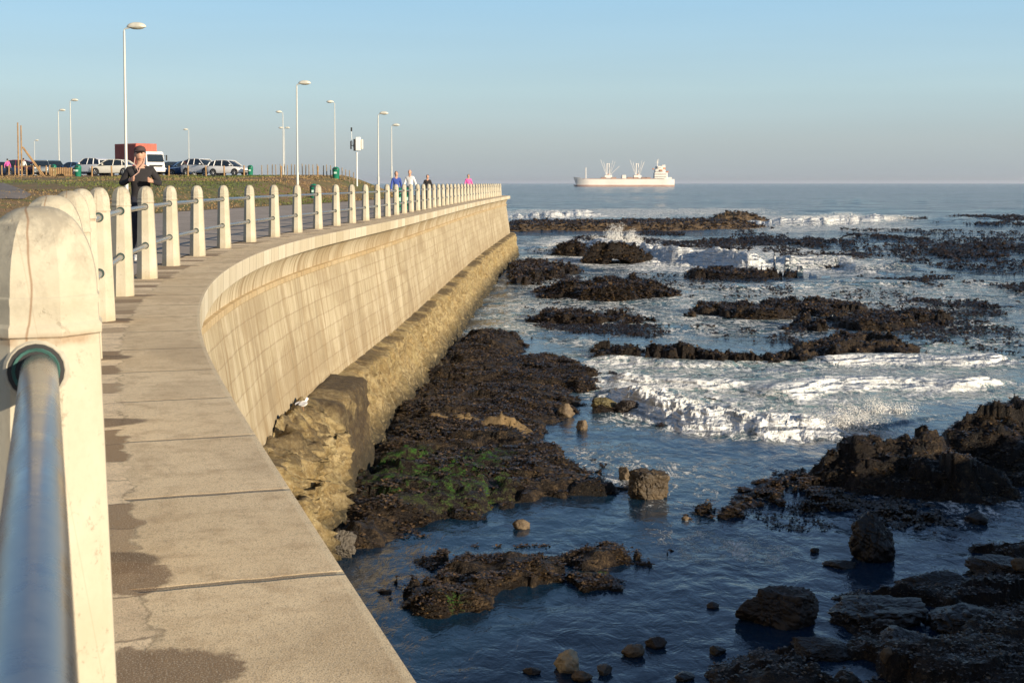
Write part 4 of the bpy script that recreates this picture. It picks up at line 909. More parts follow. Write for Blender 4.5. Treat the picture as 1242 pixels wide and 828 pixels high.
# ------------------------------------------------------------ timber posts and structures
def wpost(mat,h=.95,r=.055):
    m=MB(); m.tube([(0,0,-.25),(0,0,h-.03),(0,0,h)],[r,r*.95,r*.7],8); return m.build('timber_post',mat,None,True)
def timber():
    lst=[(206,115),(229,115),(251,115),(273,116),(297,116),(113,115),(137,115)]
    base=wpost(MM['wood'],.95,.07); first=True
    names=['below the blue cars','below the blue hatchback rear','under the white estate car','under the white hatchback front','at the right end of the white hatchback','left of the white saloon','in front of the white saloon']
    for (x,Y),nm in zip(lst,names):
        o=base if first else base.copy()
        if not first: C.objects.link(o)
        first=False
        X=colx(x,Y); o.location=(X,Y,float(Tz(X,Y))); o.rotation_euler=(random.uniform(-.03,.03),random.uniform(-.03,.03),random.random()*6)
        tag(o,'low timber post on the grass edge '+nm,'post','timber posts along the car park edge')
    gx=[4,12.5,20,34,42,50,57.5,62]
    nm2=['at the far left edge','just right of the leftmost post','left of the tall timber poles','right of the tall timber poles','below the timber brace','beside the foot of the timber brace','left of the timber panel','touching the timber panel']
    for x,n_ in zip(gx,nm2):
        o=base.copy(); C.objects.link(o); Y=123; X=colx(x,Y); o.location=(X,Y,float(Tz(X,Y))); o.rotation_euler=(0,random.uniform(-.03,.03),random.random()*6)
        tag(o,'low timber post on the grass edge '+n_,'post','timber posts along the car park edge')
    # picket row on the mound
    xs=[318.5,325.5,331,335.5,341,345.5,349.5,354,358,362.5,367.5,371.5,375.5,380.5,385.5,393,397,401.5,415.5,420,424.5,429.5]
    b2=wpost(MM['woodgrey'],1.05,.045); first=True
    for i,x in enumerate(xs):
        o=b2 if first else b2.copy()
        if not first: C.objects.link(o)
        first=False
        Y=119-i*.25; X=colx(x,Y); o.location=(X,Y,float(Tz(X,Y))); o.rotation_euler=(random.uniform(-.02,.02),random.uniform(-.03,.03),random.random()*6); o.scale=(1,1,random.uniform(.94,1.06))
        tag(o,'thin grey timber picket standing in the close row on top of the grass mound','picket','pickets on top of the grass mound')
    for x in (386,342): 
        o=base.copy(); C.objects.link(o); Y=113 if x==386 else 112; X=colx(x,Y); o.location=(X,Y,float(Tz(X,Y))); tag(o,'thick timber post '+('left of the bin on the mound' if x==386 else 'at the left end of the mound pickets'),'post','timber posts along the car park edge')
    # tall poles with a brace
    Y=117; X=colx(27,Y); z=float(Tz(X,Y)); r=empty('pole_stand',(X,Y,z)); tag(r,'two tall timber poles held by slanting braces on the grass','timber frame')
    for dx,h in ((-.2,4.75),(.08,4.5)):
        m=MB(); m.tube([(dx,0,-.3),(dx,0,h)],[.075,.06],8); m.build('pole',MM['wood'],r,True)
    for dx in (0,.18):
        m=MB(); m.tube([(.15,.05+dx,2.6),(1.95+dx*.6,.1+dx,-.05)],.06,8); m.build('brace',MM['wood'],r,True)
    m=MB(); m.tube([(-.3,0,.9),(.9,.05,.9)],.035,8); m.build('rail',MM['wood'],r,True)
    # timber panel
    Y=118; X=colx(76,Y); z=float(Tz(X,Y)); r=empty('timber_screen',(X,Y,z)); tag(r,'low screen of upright timber slats beside the green bin','screen')
    for k in range(12):
        m=MB(); m.tube([(-.92+k*.165,0,-.1),(-.92+k*.165,0,.78+random.uniform(-.04,.04))],.068,7); m.build('slat',MM['wood'],r,True)
timber()

# ------------------------------------------------------------ bins and camera pole
def bin_(x,Y,h,w,label,rz=0,dome=True,z=None,tint=None):
    X=colx(x,Y); z0=z if z is not None else (1.9 if Y>127 else float(Tz(X,Y))); r=empty('litter_bin',(X,Y,z0),rz); tag(r,label,'bin','green litter bins')
    m=MB(); n=16
    rings=[[(w/2*k*math.cos(2*math.pi*i/n),w/2*k*math.sin(2*math.pi*i/n),zz) for i in range(n)] for zz,k in ((0,.86),(.03,.9),(h*.72,1.0),(h*.74,1.04),(h*.76,1.04),(h*.77,1.0))]
    m.loft(rings,0); m.build('body',MM['bin'],r,True)
    m=MB(); rings=[]
    for k in range(7):
        a=math.pi/2*k/6.2; rings.append([(w/2*1.02*math.cos(a)*math.cos(2*math.pi*i/n),w/2*1.02*math.cos(a)*math.sin(2*math.pi*i/n),h*.77+h*.23*math.sin(a)) for i in range(n)])
    m.loft(rings,0); m.build('lid',MM['bin'],r,True)
    m=MB(); m.box((0,-w/2*.99,h*.84),(w*.5,.04,h*.09),0); m.build('opening',MM['black'],r)
    m=MB(); m.box((-.0,-w/2-.01,h*.5),(w*.4,.01,h*.16),0); m.build('notice',MM['binlite'],r)
bin_(163.5,22.6,.86,.42,'green bin half hidden behind the bollards in front of the jogger',z=0)
bin_(484.5,57,1.0,.42,'green bin behind the railing under the walker in blue',z=0)
bin_(494.8,59,1.0,.42,'green bin behind the railing under the walker in white',z=0)
bin_(381,84,.95,.5,'green domed bin at the foot of the mound beside the second lamp')
bin_(408,114,1.05,.62,'green bin on top of the mound among the pickets')
bin_(304.5,124,1.0,.52,'green bin right of the white hatchback')
bin_(96,116,1.05,.6,'green bin at the right end of the timber screen')
bin_(67,121,1.05,.45,'green bin at the left end of the timber screen')
def campole():
    Y=113; X=colx(433.5,Y); z=float(Tz(X,Y)); r=empty('camera_pole',(X,Y,z)); k=Y/F; tag(r,'white pole carrying equipment boxes and a small mast at the mound end','camera pole')
    top=EYE+(222.15-185)*k-z
    m=MB(); m.tube([(0,0,-.2),(0,0,top-.25),(0,0,top)],[.065,.06,.10],12); m.build('pole',MM['steelwhite'],r,True)
    m=MB(); m.box((.12,0,top+.72),(.42,.38,1.15),0,0,.03); m.build('equipment_box',MM['steelwhite'],r,True)
    m=MB(); m.box((.45,.02,top+.68),(.16,.3,.85),0,0,.03); m.build('side_box',MM['cream'],r,True)
    m=MB(); m.box((-.18,-.05,top+.62),(.18,.3,1.0),0,0,.02); m.build('black_panel',MM['black'],r,True)
    m=MB(); m.box((-.5,0,top+.62),(.10,.25,.7),0,0,.02); m.tube([(-.5,0,top+.6),(-.18,0,top+.5)],.03,6); m.build('aerial_panel',MM['black'],r,True)
    m=MB(); m.tube([(-.25,0,top+.3),(-.42,0,top+1.0),(-.45,0,top+1.9)],.022,6); m.build('mast',MM['steelwhite'],r,True)
    m=MB(); m.box((-.45,0,top+1.95),(.13,.13,.34),0,0,.02); m.build('sensor',MM['black'],r,True)
campole()

# ------------------------------------------------------------ cars
def wheel(parent,x,y,r=.31,s=1):
    m=MB(); n=20
    def ring(rr,yy): return [(rr*math.cos(2*math.pi*k/n),yy,rr*math.sin(2*math.pi*k/n)) for k in range(n)]
    m.loft([ring(r*.66,-.10),ring(r*.94,-.105),ring(r,-.08),ring(r,.08),ring(r*.94,.105),ring(r*.66,.10)],0,caps=True)
    w=m.build('wheel',MM['tyre'],parent,True); w.location=(x,y,r)
    m=MB(); m.loft([ring(r*.66,-.108*s),ring(r*.60,-.10*s),ring(r*.2,-.09*s),ring(.02,-.10*s)],0,caps=False)
    for k in range(5):
        a=2*math.pi*k/5; m.tube([(0,-.10*s,0),(r*.6*math.cos(a),-.108*s,r*.6*math.sin(a))],.028,5)
    m.build('rim',MM['rim'],w,True)
def car(x,Y,rz,paint,kind,label,ybase=None,scale=1.0):
    X=colx(x,Y); z0=(1.94 if Y>127 else float(Tz(X,Y))+.06); root=empty('parked_car',(X,Y,z0),rz); root.scale=(scale,)*3
    tag(root,label,'car','cars parked along the car park')
    # x forward. stations: (x, belt z, half width, bottom)
    if kind=='hatch': L=3.9; st=[(-1.93,.62,.66,.38),(-1.90,.86,.74,.26),(-1.6,.93,.81,.22),(-.8,.92,.83,.22),(.2,.90,.83,.22),(.85,.88,.82,.22),(1.35,.80,.79,.24),(1.75,.70,.72,.26),(1.93,.58,.60,.32)]; cab=[(-1.84,.92,.02),(-1.62,1.30,1),(-1.0,1.46,1),(0,1.47,1),(.35,1.42,1),(1.05,.90,.02)]
    elif kind=='suv': L=4.4; st=[(-2.18,.70,.72,.42),(-2.15,1.0,.80,.32),(-1.8,1.08,.88,.28),(-.8,1.06,.90,.28),(.3,1.04,.90,.28),(.95,1.02,.89,.28),(1.6,.96,.86,.30),(2.05,.84,.78,.32),(2.18,.66,.66,.36)]; cab=[(-2.08,1.06,.02),(-1.85,1.45,1),(-1.2,1.64,1),(0,1.66,1),(.4,1.60,1),(1.15,1.04,.02)]
    else: L=4.5; st=[(-2.23,.60,.68,.36),(-2.2,.84,.76,.25),(-1.8,.92,.84,.2),(-.8,.90,.86,.2),(.3,.88,.86,.2),(1.0,.86,.85,.2),(1.6,.80,.82,.22),(2.05,.70,.74,.26),(2.23,.56,.60,.30)]; cab=[(-1.75,.90,.02),(-1.15,1.34,1),(-.6,1.42,1),(.2,1.43,1),(.45,1.38,1),(1.25,.87,.02)]
    m=MB(); rings=[]
    for (xx,zt,hw,zb) in st:
        rings.append([(xx,-hw*.92,zb),(xx,-hw,zb+.10),(xx,-hw*1.0,zb+(zt-zb)*.62),(xx,-hw*.965,zt-.04),(xx,-hw*.90,zt),(xx,hw*.90,zt),(xx,hw*.965,zt-.04),(xx,hw,zb+(zt-zb)*.62),(xx,hw,zb+.10),(xx,hw*.92,zb)])
    m.loft(rings,0); body=m.build('body',paint,root,True,35)
    hwb=st[3][2]*.93; zb=cab[0][1]
    m=MB(); rings=[]
    for (xx,zt,f) in cab:
        tw=hwb-(zt-zb)*.30
        rings.append([(xx,-hwb,zb-.03),(xx,-tw,zt-.02),(xx,-tw*.9,zt),(xx,tw*.9,zt),(xx,tw,zt-.02),(xx,hwb,zb-.03)])
    m.loft(rings,0); m.build('windows',MM['glass'],root,True,30)
    # roof skin and pillars
    m=MB(); rings=[]
    for (xx,zt,f) in cab[1:-1]:
        tw=hwb-(zt-zb)*.30; rings.append([(xx,-tw-.012,zt-.05),(xx,-tw*.93,zt+.022),(xx,tw*.93,zt+.022),(xx,tw+.012,zt-.05),(xx,tw*.8,zt-.06),(xx,-tw*.8,zt-.06)])
    m.loft(rings,0); m.build('roof',paint,root,True,40)
    m=MB()
    for sy in (-1,1):
        def P(xx,zt,sy=sy): return (xx,sy*(hwb-(zt-zb)*.30+.008),zt)
        m.tube([P(cab[-1][0]-.02,zb),P(cab[-2][0],cab[-2][1]-.02)],.035,6)
        m.tube([P(cab[0][0]+.05,zb),P(cab[1][0],cab[1][1]-.02)],.06 if kind!='saloon' else .05,6)
        mid=-.25; zm=cab[3][1]; m.tube([P(mid,zb),P(mid-.05,zm-.03)],.035,6)
        m.tube([P(-1.15,zb),P(-1.05,cab[2][1]-.04)],.045,6)
    m.build('pillars',paint,root,True)
    r=.31 if kind!='suv' else .36; fx=L*.315; 
    for sx,wx in ((1,fx),(-1,-L*.30)):
        for sy in (-1,1):
            m=MB(); n=20; m.loft([[(wx+(r+.06)*math.cos(2*math.pi*k/n),sy*(st[3][2]+.004),r+(r+.06)*math.sin(2*math.pi*k/n)*1.0) for k in range(n)],[(wx+.02*math.cos(2*math.pi*k/n),sy*(st[3][2]+.006),r+.02*math.sin(2*math.pi*k/n)) for k in range(n)]],0,caps=False); m.build('wheel_arch',MM['black'],root)
            wheel(root,wx,sy*(st[3][2]-.07),r,1 if sy<0 else -1)
    for sy in (-1,1):
        m=MB(); m.box((L/2-.20,sy*.56,.68 if kind!='suv' else .82),(.26,.26,.13),0,-sy*.4,.03); m.build('headlight',MM['lamp'],root,True)
        m=MB(); m.box((-L/2+.07,sy*.62,.80 if kind!='suv' else .98),(.12,.20,.26),0,sy*.2,.03); m.build('tail_light',MM['redlamp'],root,True)
        m=MB(); m.box((.72,sy*(hwb+.10),zb+.08),(.14,.18,.12),0,0,.03); m.build('mirror',paint,root,True)
    m=MB(); m.box((L/2-.04,0,.42),(.06,.9,.16),0,0,.02); m.build('grille',MM['black'],root)
    m=MB(); m.box((-L/2+.01,0,.62),(.03,.5,.11),0); m.build('number_plate',MM['plate'],root)
    return root
W=MM
car(278,126,R(-22),W['white'],'hatch','white hatchback parked side on at the right end of the row')
car(246,130,R(-35),W['white'],'suv','white estate car with dark rear, left of the white hatchback')
car(222,134,R(205),W['blue'],'hatch','blue hatchback just left of the white estate car')
car(205,136,R(215),W['navy'],'saloon','dark blue car between the truck and the blue hatchback')
car(140,121,R(170),W['cream'],'saloon','white saloon behind the nearest lamp pole, front wheel to the left')
car(131,132,R(160),W['navy'],'hatch','dark car with its roof showing above the white saloon')
car(113,127,R(148),W['white'],'suv','white sloping backed car left of the white saloon')
car(92,138,R(150),W['blue'],'saloon','blue car with pale bonnet behind the pair of thin lamps')
car(66,140,R(-60),W['dkgreen'],'suv','dark green car facing the grass, right of the silver car')
car(51,138,R(-70),W['silver'],'suv','silver car facing the grass beside the timber brace')
car(36,142,R(190),W['navy'],'saloon','dark saloon half hidden by the tall timber poles')
car(20,138,R(185),W['maroon'],'suv','maroon car behind the person in pink at far left')
car(1,137,R(180),W['navy'],'saloon','dark car cut off by the left edge of the picture')
def truck():
    Y=131; X=colx(177,Y); z=1.94; th=R(-42); r=empty('truck',(X,Y,z),th); tag(r,'truck with a tall red box body and white cab facing the grass','truck')
    m=MB(); m.box((-1.6,0,2.08),(3.9,2.35,2.15),0,0,.04); 
    box=m.build('cargo_box',MM['container'],r,True)
    m=MB()
    for k in range(12):
        for sy in (-1,1): m.box((-3.35+k*.32,sy*1.18,2.08),(.14,.03,1.95),0)
    for k in range(6): m.box((.355,-.9+k*.36,2.08),(.02,.12,1.9),0)
    m.build('ribs',MM['container'],box)
    m=MB()
    m.loft([[(.55,-1.05,.55),(.55,-1.05,2.35),(.55,1.05,2.35),(.55,1.05,.55)],[(1.55,-1.05,.5),(1.55,-1.0,2.35),(1.55,1.0,2.35),(1.55,1.05,.5)],[(2.0,-1.03,.45),(1.72,-.98,2.22),(1.72,.98,2.22),(2.0,1.03,.45)]],0); cab=m.build('cab',MM['white'],r,True,30)
    m=MB(); m.loft([[(1.985,-.90,1.35),(1.80,-.86,2.08),(1.80,.86,2.08),(1.985,.90,1.35)],[(1.90,-.9,1.35),(1.78,-.86,2.08),(1.78,.86,2.08),(1.90,.9,1.35)]],0); w=m.build('windscreen',MM['glass'],r)
    w.location=(-.055,0,0); w.location=(.03,0,0)
    for sy in (-1,1):
        m=MB(); m.box((1.2,sy*1.045,1.72),(.7,.03,.6),0,0,.01); m.build('side_window',MM['glass'],r)
        m=MB(); m.box((1.98,sy*.78,.82),(.08,.34,.2),0,0,.03); m.build('headlight',MM['lamp'],r)
        m=MB(); m.box((1.85,sy*1.28,1.75),(.12,.12,.55),0,0,.02); m.tube([(1.75,sy*1.0,1.95),(1.85,sy*1.28,1.9)],.02,6); m.build('mirror',MM['black'],r)
        for wx in (1.25,-1.9,-2.7): wheel(r,wx,sy*.95,.42,1 if sy<0 else -1)
    m=MB(); m.box((1.985,0,.95),(.05,1.5,.2),0,0,.02); m.build('grille',MM['black'],r)
    m=MB(); m.box((2.02,0,.5),(.12,2.0,.26),0,0,.03); m.build('bumper',MM['white'],r)
    m=MB(); m.box((-.8,0,.72),(5.2,.9,.22),0); m.build('chassis',MM['black'],r)
truck()

# ------------------------------------------------------------ people
def person(X,Y,z,rz,H,top,label,legs,pose='walk',hair=True,cap=False,detail=False):
    r=empty('person',(X,Y,z),rz); tag(r,label,'person')
    k=H/1.75
    J={}; E=[]; RAD={}; MAT={}
    def j(n,p,rad,m=None,par=None,flat=1):
        J[n]=Vector(p)*k; RAD[n]=(rad*k*flat,rad*k); 
        if par: E.append((par,n)); MAT[(par,n)]=m
    # faces -Y
    j('pel',(0,0,.95),.125); j('wst',(0,.0,1.08),.118,top,'pel'); j('chs',(0,-.01,1.25),.145,top,'wst'); j('upc',(0,.0,1.38),.135,top,'chs'); j('nk',(0,.0,1.47),.058,'skin','upc'); j('nk2',(0,-.015,1.54),.055,'skin','nk'); j('hd',(0,-.02,1.62),.085,'skin','nk2')
    for s,t in ((-1,'l'),(1,'r')):
        j('sh'+t,(s*.165,0,1.40),.068,top,'upc')
        if pose=='jog':
            el=(s*.285,.04,1.19); wr=(s*.14,-.21,1.255) if s<0 else (s*.17,-.20,1.235); hn=(wr[0]-s*.02,wr[1]-.055,wr[2]+.01)
        else:
            a=.10*s; el=(s*.235,.03+a,1.13); wr=(s*.255,-.04+a*1.6,.89); hn=(s*.25,-.06+a*1.8,.82)
        j('el'+t,el,.050,top,'sh'+t); mid=tuple((a_+b_)/2 for a_,b_ in zip(el,wr)); j('fa'+t,mid,.044,top,'el'+t); j('wr'+t,wr,.030,top,'fa'+t); j('hn'+t,hn,.036,'skin','wr'+t)
        d=(Vector(hn)-Vector(wr)).normalized(); 
        if detail:
            for f in range(4):
                o=Vector((0,0,.026-.0175*f)); b0=Vector(hn)+d*.028+o; ln=(.030,.034,.032,.026)[f]
                curl=Vector((-s*.5,.25,0)) if pose=='jog' else Vector((-s*.3,0,-.5))
                j('f%d%s'%(f,t),tuple(b0),.0095,'skin','hn'+t); b1=b0+(d+curl*.5).normalized()*ln; j('g%d%s'%(f,t),tuple(b1),.0088,'skin','f%d%s'%(f,t)); b2=b1+(d*-.2+curl).normalized()*ln*.8; j('h%d%s'%(f,t),tuple(b2),.008,'skin','g%d%s'%(f,t))
            th=Vector(hn)+Vector((-s*.018,-.01,.032)); j('t0'+t,tuple(th),.011,'skin','hn'+t); j('t1'+t,tuple(th+Vector((-s*.022,-.022,.016))),.0095,'skin','t0'+t)
        else: j('fg'+t,tuple(Vector(hn)+d*.06),.022,'skin','hn'+t)
        st={'walk':.16,'jog':.20}[pose]*s
        j('hp'+t,(s*.085,0,.90),.088,legs,'pel'); j('kn'+t,(s*.095,-.05-st*.6,.50),.058,legs,'hp'+t); j('cf'+t,(s*.095,.0-st*.9+.02,.33),.052,legs,'kn'+t); j('an'+t,(s*.095,.03-st*1.3,.09),.036,legs,'cf'+t); j('to'+t,(s*.105,-.13-st*1.3,.035),.033,'shoe','an'+t)
    names=list(J); idx={n:i for i,n in enumerate(names)}
    me=bpy.data.meshes.new('tmp'); me.from_pydata([J[n] for n in names],[(idx[a],idx[b]) for a,b in E],[])
    o=bpy.data.objects.new('tmp',me); C.objects.link(o); md=o.modifiers.new('s','SKIN'); md.use_smooth_shade=True
    sv=me.skin_vertices[0].data
    for n in names:
        sv[idx[n]].radius=RAD[n]; sv[idx[n]].use_root=(n=='pel')
    # broaden torso
    for n,fx,fy in (('pel',.155,.10),('wst',.135,.095),('chs',.165,.105),('upc',.150,.095)): sv[idx[n]].radius=(fx*k,fy*k)
    sb=o.modifiers.new('u','SUBSURF'); sb.levels=2; sb.render_levels=2
    dg=bpy.context.evaluated_depsgraph_get(); ev=o.evaluated_get(dg); nm=bpy.data.meshes.new_from_object(ev); bpy.data.objects.remove(o)
    mats=[MM[top],MM['skin'],MM[legs],MM['shoe']]; mi={top:0,'skin':1,legs:2,'shoe':3}
    if top==legs: mi[legs]=0
    bm=bmesh.new(); bm.from_mesh(nm)
    segs=[(J[a],J[b],mi[MAT[(a,b)]]) for a,b in E]
    for f in bm.faces:
        c=f.calc_center_median(); best=1e9; q=0
        for a,b,m_ in segs:
            ab=b-a; t=max(0,min(1,(c-a).dot(ab)/ab.length_squared)); dd=(c-a-ab*t).length
            if dd<best: best=dd; q=m_
        if c.z>1.50*k and abs(c.x)<.13*k: q=1
        if c.z<.98*k and c.z>.15*k and q==0 and abs(c.x)<.17*k: q=2 if top!=legs else 0
        f.material_index=q; f.smooth=True
    # head with face, merged into the body mesh
    hb=MB()
    def fn(v):
        x,y,z=v; 
        w=1.0-.22*max(0,-z)**1.3; yy=y*(1-.10*max(0,-z)); 
        if y<-.5 and abs(x)<.28 and -.35<z<.12: yy-=.22*(1-abs(x)/.28)*(1-abs(z+.12)/.24 if abs(z+.12)<.24 else 0)
        if y<-.6 and .10<z<.28 and .15<abs(x)<.55: yy+=.07
        if y<-.4 and -.62<z<-.42 and abs(x)<.3: yy-=.05
        return Vector((x*w,yy,z))
    hb.ell((0,-.02*k,1.635*k),(.076*k,.096*k,.118*k),1,24,18,fn)
    for s in (-1,1): hb.ell((s*.078*k,.0,1.63*k),(.014*k,.022*k,.034*k),1,8,6)
    n0=len(bm.verts); vs=[bm.verts.new(v) for v in hb.V]
    for f in hb.F:
        try:
            ff=bm.faces.new([vs[i] for i in f]); ff.material_index=1; ff.smooth=True
        except ValueError: pass
    nm.materials.clear()
    for m_ in mats: nm.materials.append(m_)
    bm.to_mesh(nm); bm.free()
    nm.name='body'; b=bpy.data.objects.new('body',nm); C.objects.link(b); b.parent=r
    m=MB()
    for s in (-1,1): m.ell((s*.030*k,-.105*k,1.655*k),(.013*k,.008*k,.008*k),0,8,6)
    m.build('eyes',MM['black'],r,True)
    m=MB(); m.ell((0,-.108*k,1.575*k),(.022*k,.008*k,.006*k),0,8,6); m.build('mouth',simpleM('lips',(.32,.10,.08)),r,True)
    m=MB()
    if cap:
        m.ell((0,-.01*k,1.70*k),(.088*k,.108*k,.075*k),0,20,10); 
        m.loft([[(x_*k,y_*k,1.70*k+.006*k*(1-abs(x_)*8)) for x_,y_ in ((-.075,-.09),(-.04,-.105),(0,-.11),(.04,-.105),(.075,-.09))],[(x_*k,y_*k,1.685*k) for x_,y_ in ((-.068,-.15),(-.04,-.18),(0,-.19),(.04,-.18),(.068,-.15))]],0,caps=False,closed=False)
        m.loft([[(x_*k,y_*k,1.69*k) for x_,y_ in ((-.075,-.09),(-.04,-.105),(0,-.11),(.04,-.105),(.075,-.09))],[(x_*k,y_*k,1.677*k) for x_,y_ in ((-.068,-.15),(-.04,-.18),(0,-.19),(.04,-.18),(.068,-.15))]],0,caps=False,closed=False)
        m.build('cap',MM['cap'],r,True,60)
    if hair:
        m=MB(); m.ell((0,.018*k,1.665*k),(.086*k,.096*k,.105*k),0,18,10,lambda v:Vector((v.x,v.y if v.y>-.35 else -.35+(v.y+.35)*.4,max(v.z,-.75)))); m.build('hair',MM['hair'],r,True)
    return r
_sm={}
def simpleM(n,c):
    if n not in _sm: _sm[n]=simple(n,c,.6)
    return _sm[n]
Yj=19.9; jg=person(colx(171.5,Yj),Yj,0,R(14),1.74,'shirtblack','jogger in a black long sleeved top and dark cap with forearms raised behind the railing','trouser','jog',True,True,True)
m=MB(); m.tube([(-.07,-.05,1.60),(-.085,-.09,1.50),(-.05,-.13,1.43),(-.02,-.155,1.36),(-.07,-.175,1.32),(-.11,-.22,1.29),(-.12,-.25,1.27)],.0065,6); m.tube([(.07,-.05,1.60),(.06,-.10,1.50),(.0,-.15,1.42),(-.02,-.157,1.36)],.0065,6); m.build('earphone_cord',MM['cord'],jg,True)
person(colx(481,62),62,0,R(8),1.74,'shirtblue','walker in a blue jacket and dark hood behind the railing','trouser')
person(colx(497.5,66),66,0,R(-20),1.86,'shirtwhite','walker in a white top turning sideways behind the railing','trouser','walk',False)
person(colx(518.8,74),74,0,R(0),1.66,'shirtblack','distant walker in a black top behind the railing','trouser')
person(colx(568.3,95),95,0,R(0),1.82,'shirtpink','distant walker in a bright pink top near the wall end','trouser')
Yp=126; person(colx(11,Yp),Yp,1.90,R(180),1.62,'shirtpink','person in a pink top standing by the parked cars at far left','trouser')
person(colx(30.5,130),130,1.94,R(160),1.7,'shirtwhite','person in a pale top half hidden behind the tall timber poles','trouser')

# ------------------------------------------------------------ gulls
def gull(name_loc,rz,s,label):
    r=empty('gull',name_loc,rz); tag(r,label,'gull'); r.scale=(s,)*3
    m=MB(); m.ell((0,0,.20),(.20,.085,.085),0,14,9,lambda v:Vector((v.x,v.y*(1-.5*max(0,-v.x)),v.z*(1-.5*max(0,-v.x))))); m.ell((.19,0,.31),(.055,.045,.05),0,10,8); m.tube([(.12,0,.24),(.18,0,.30)],.04,8); m.build('body',MM['gull'],r,True)
    m=MB()
    for s_ in (-1,1): m.ell((-.06,s_*.07,.22),(.19,.018,.055),0,10,6)
    m.build('wing',MM['gullgrey'],r,True)
    m=MB(); m.tube([(.235,0,.305),(.29,0,.295)],[.014,.005],6); m.build('beak',simpleM('beak',(.5,.3,.03)),r,True)
    for s_ in (-1,1): 
        m=MB(); m.tube([(0,s_*.03,.14),(.0,s_*.03,-.02)],.008,5); m.build('leg',simpleM('gull_leg',(.4,.2,.1)),r)
q=pat(s_at_Y(26.5)); n_=pno(s_at_Y(26.5)); gull((q[0]+n_[0]*.22,q[1]+n_[1]*.22,-3.40),R(60),.72,'white gull perched on the old concrete block at the foot of the wall')

# ------------------------------------------------------------ ship
def ship():
    Y=2600; k=Y/F; X=colx(756,Y); z=SEA; r=empty('cargo_ship',(X,Y,z),0); tag(r,'white cargo ship with deck cranes at anchor on the horizon','ship'); r.scale=(1,1,1.38)
    Hk=k
    L=122*k; x0=-61*k   # bow at the left (-x)
    hw=13
    def hull(z0,z1,zb,name,mat,par):
        m=MB(); rings=[]
        for t in np.linspace(0,1,26):
            x=x0+L*t; rake=(1-ss(0,.07,t)); w=hw*(float(ss(0,.16,t))**.6)*(1-.25*float(ss(.93,1,t))); w=max(w,.4)
            sh=3.2*float(1-ss(0,.16,t))+1.2*float(ss(.9,1,t))*0
            top=z1+sh*(1 if zb else 0)
            xb=x+rake*5*0+6*float(1-ss(0,.05,t))*(1)
            rings.append([(xb,-w*.92,z0),(x,-w,top),(x,w,top),(xb,w*.92,z0)])
        m.loft(rings,0); return m.build(name,mat,par,True,50)
    hull(-2,2.4,False,'boot_stripe',MM['boot'],r)
    hull(2.1,10.5,True,'hull',MM['hull'],r)
    m=MB(); m.box((x0+L*.5,0,10.9),(L*.80,22,.8),0); 
    for t in (.30,.40,.56,.62,.70,.74): m.box((x0+L*t,0,12),(L*.05,15,2.6),0)
    m.build('deck',MM['deck'],r)
    m=MB(); m.box((x0+L*.50,0,13.5),(L*.04,18,6),0,0,.5); m.build('deck_house',MM['hull'],r)
    # bow mast
    m=MB(); m.tube([(x0+L*.125,0,12),(x0+L*.125,0,27)],.9,6); m.build('bow_mast',MM['hull'],r)
    # crane groups
    for cx,long_ in ((.345,True),(.635,False)):
        c=empty('crane',(x0+L*cx,0,12)); c.parent=r
        m=MB()
        for dx in (-2.3,2.3): m.tube([(dx,0,0),(dx,0,21)],.85,8)
        m.box((0,0,2.2),(15,14,4.2),0,0,.4); m.tube([(-2.3,0,20),(2.3,0,20)],.5,6); m.build('mast_house',MM['hull'],c,True)
        for (a,b) in (((-4,5),(-15,26)),((-3,5),(-9,23)),((3,5),(9,25)),((4,5),(14,24)) )+ ((((5,5),(22,17)),) if long_ else (((4,4),(12,22)),)):
            m=MB(); m.tube([(a[0],-3,a[1]),(b[0],-4,b[1])],.30,5); m.build('boom',MM['hull'],c)
        m=MB(); m.tube([(0,-4,0),(0,-4,6)],1.2,6); m.build('winch',MM['shiprust'],c)
    # superstructure at the stern
    s=empty('superstructure',(x0+L*.87,0,10.5)); s.parent=r
    m=MB(); m.box((-1,0,4.5),(26,22,9.5),0,0,.5); m.box((-3,0,11),(19,20,6),0,0,.5); m.box((-4,0,16),(13,19,5),0,0,.5); m.box((-6,0,17),(5,28,2.6),0,0,.4); m.build('accommodation',MM['hull'],s,True)
    m=MB()
    for zz,xs,n in ((3.2,-12,9),(7,-12,9),(11,-11,6),(16.3,-10,4)):
        for i in range(n): m.box((xs+i*2.5,-11.3 if zz<9 else -10.3 if zz<15 else -9.8,zz),(1.1,.5,1.0),0)
    m.build('window_row',MM['shipwin'],s)
    m=MB(); m.box((5,0,14),(7,8,9.5),0,0,.8); m.box((5,0,19.5),(7,8,1.6),0,0,.3); m.build('funnel',MM['hull'],s,True)
    m=MB(); m.box((5,-4.2,15),(7.2,.4,3.2),0); m.box((-1,-11.2,12.5),(5,.6,2.4),0); m.build('funnel_band',MM['shiprust'],s)
    m=MB(); m.tube([(-7,0,18),(-7,0,28)],.7,6); m.tube([(-7,0,22),(-4.5,0,29)],.4,5); m.tube([(-10,0,24),(-4,0,24)],.35,5); m.build('radar_mast',MM['hull'],s)
    m=MB(); m.box((-16,-8,14.5),(4,2,1.6),0,0,.3); m.box((11.5,-9,10.5),(5,2.4,2.2),0,0,.5); m.build('lifeboat',MM['shiprust'],s,True)
    m=MB(); m.box((14,0,1.5),(12,20,2.6),0,0,.3); m.build('poop_deck',MM['hull'],s,True)
ship()

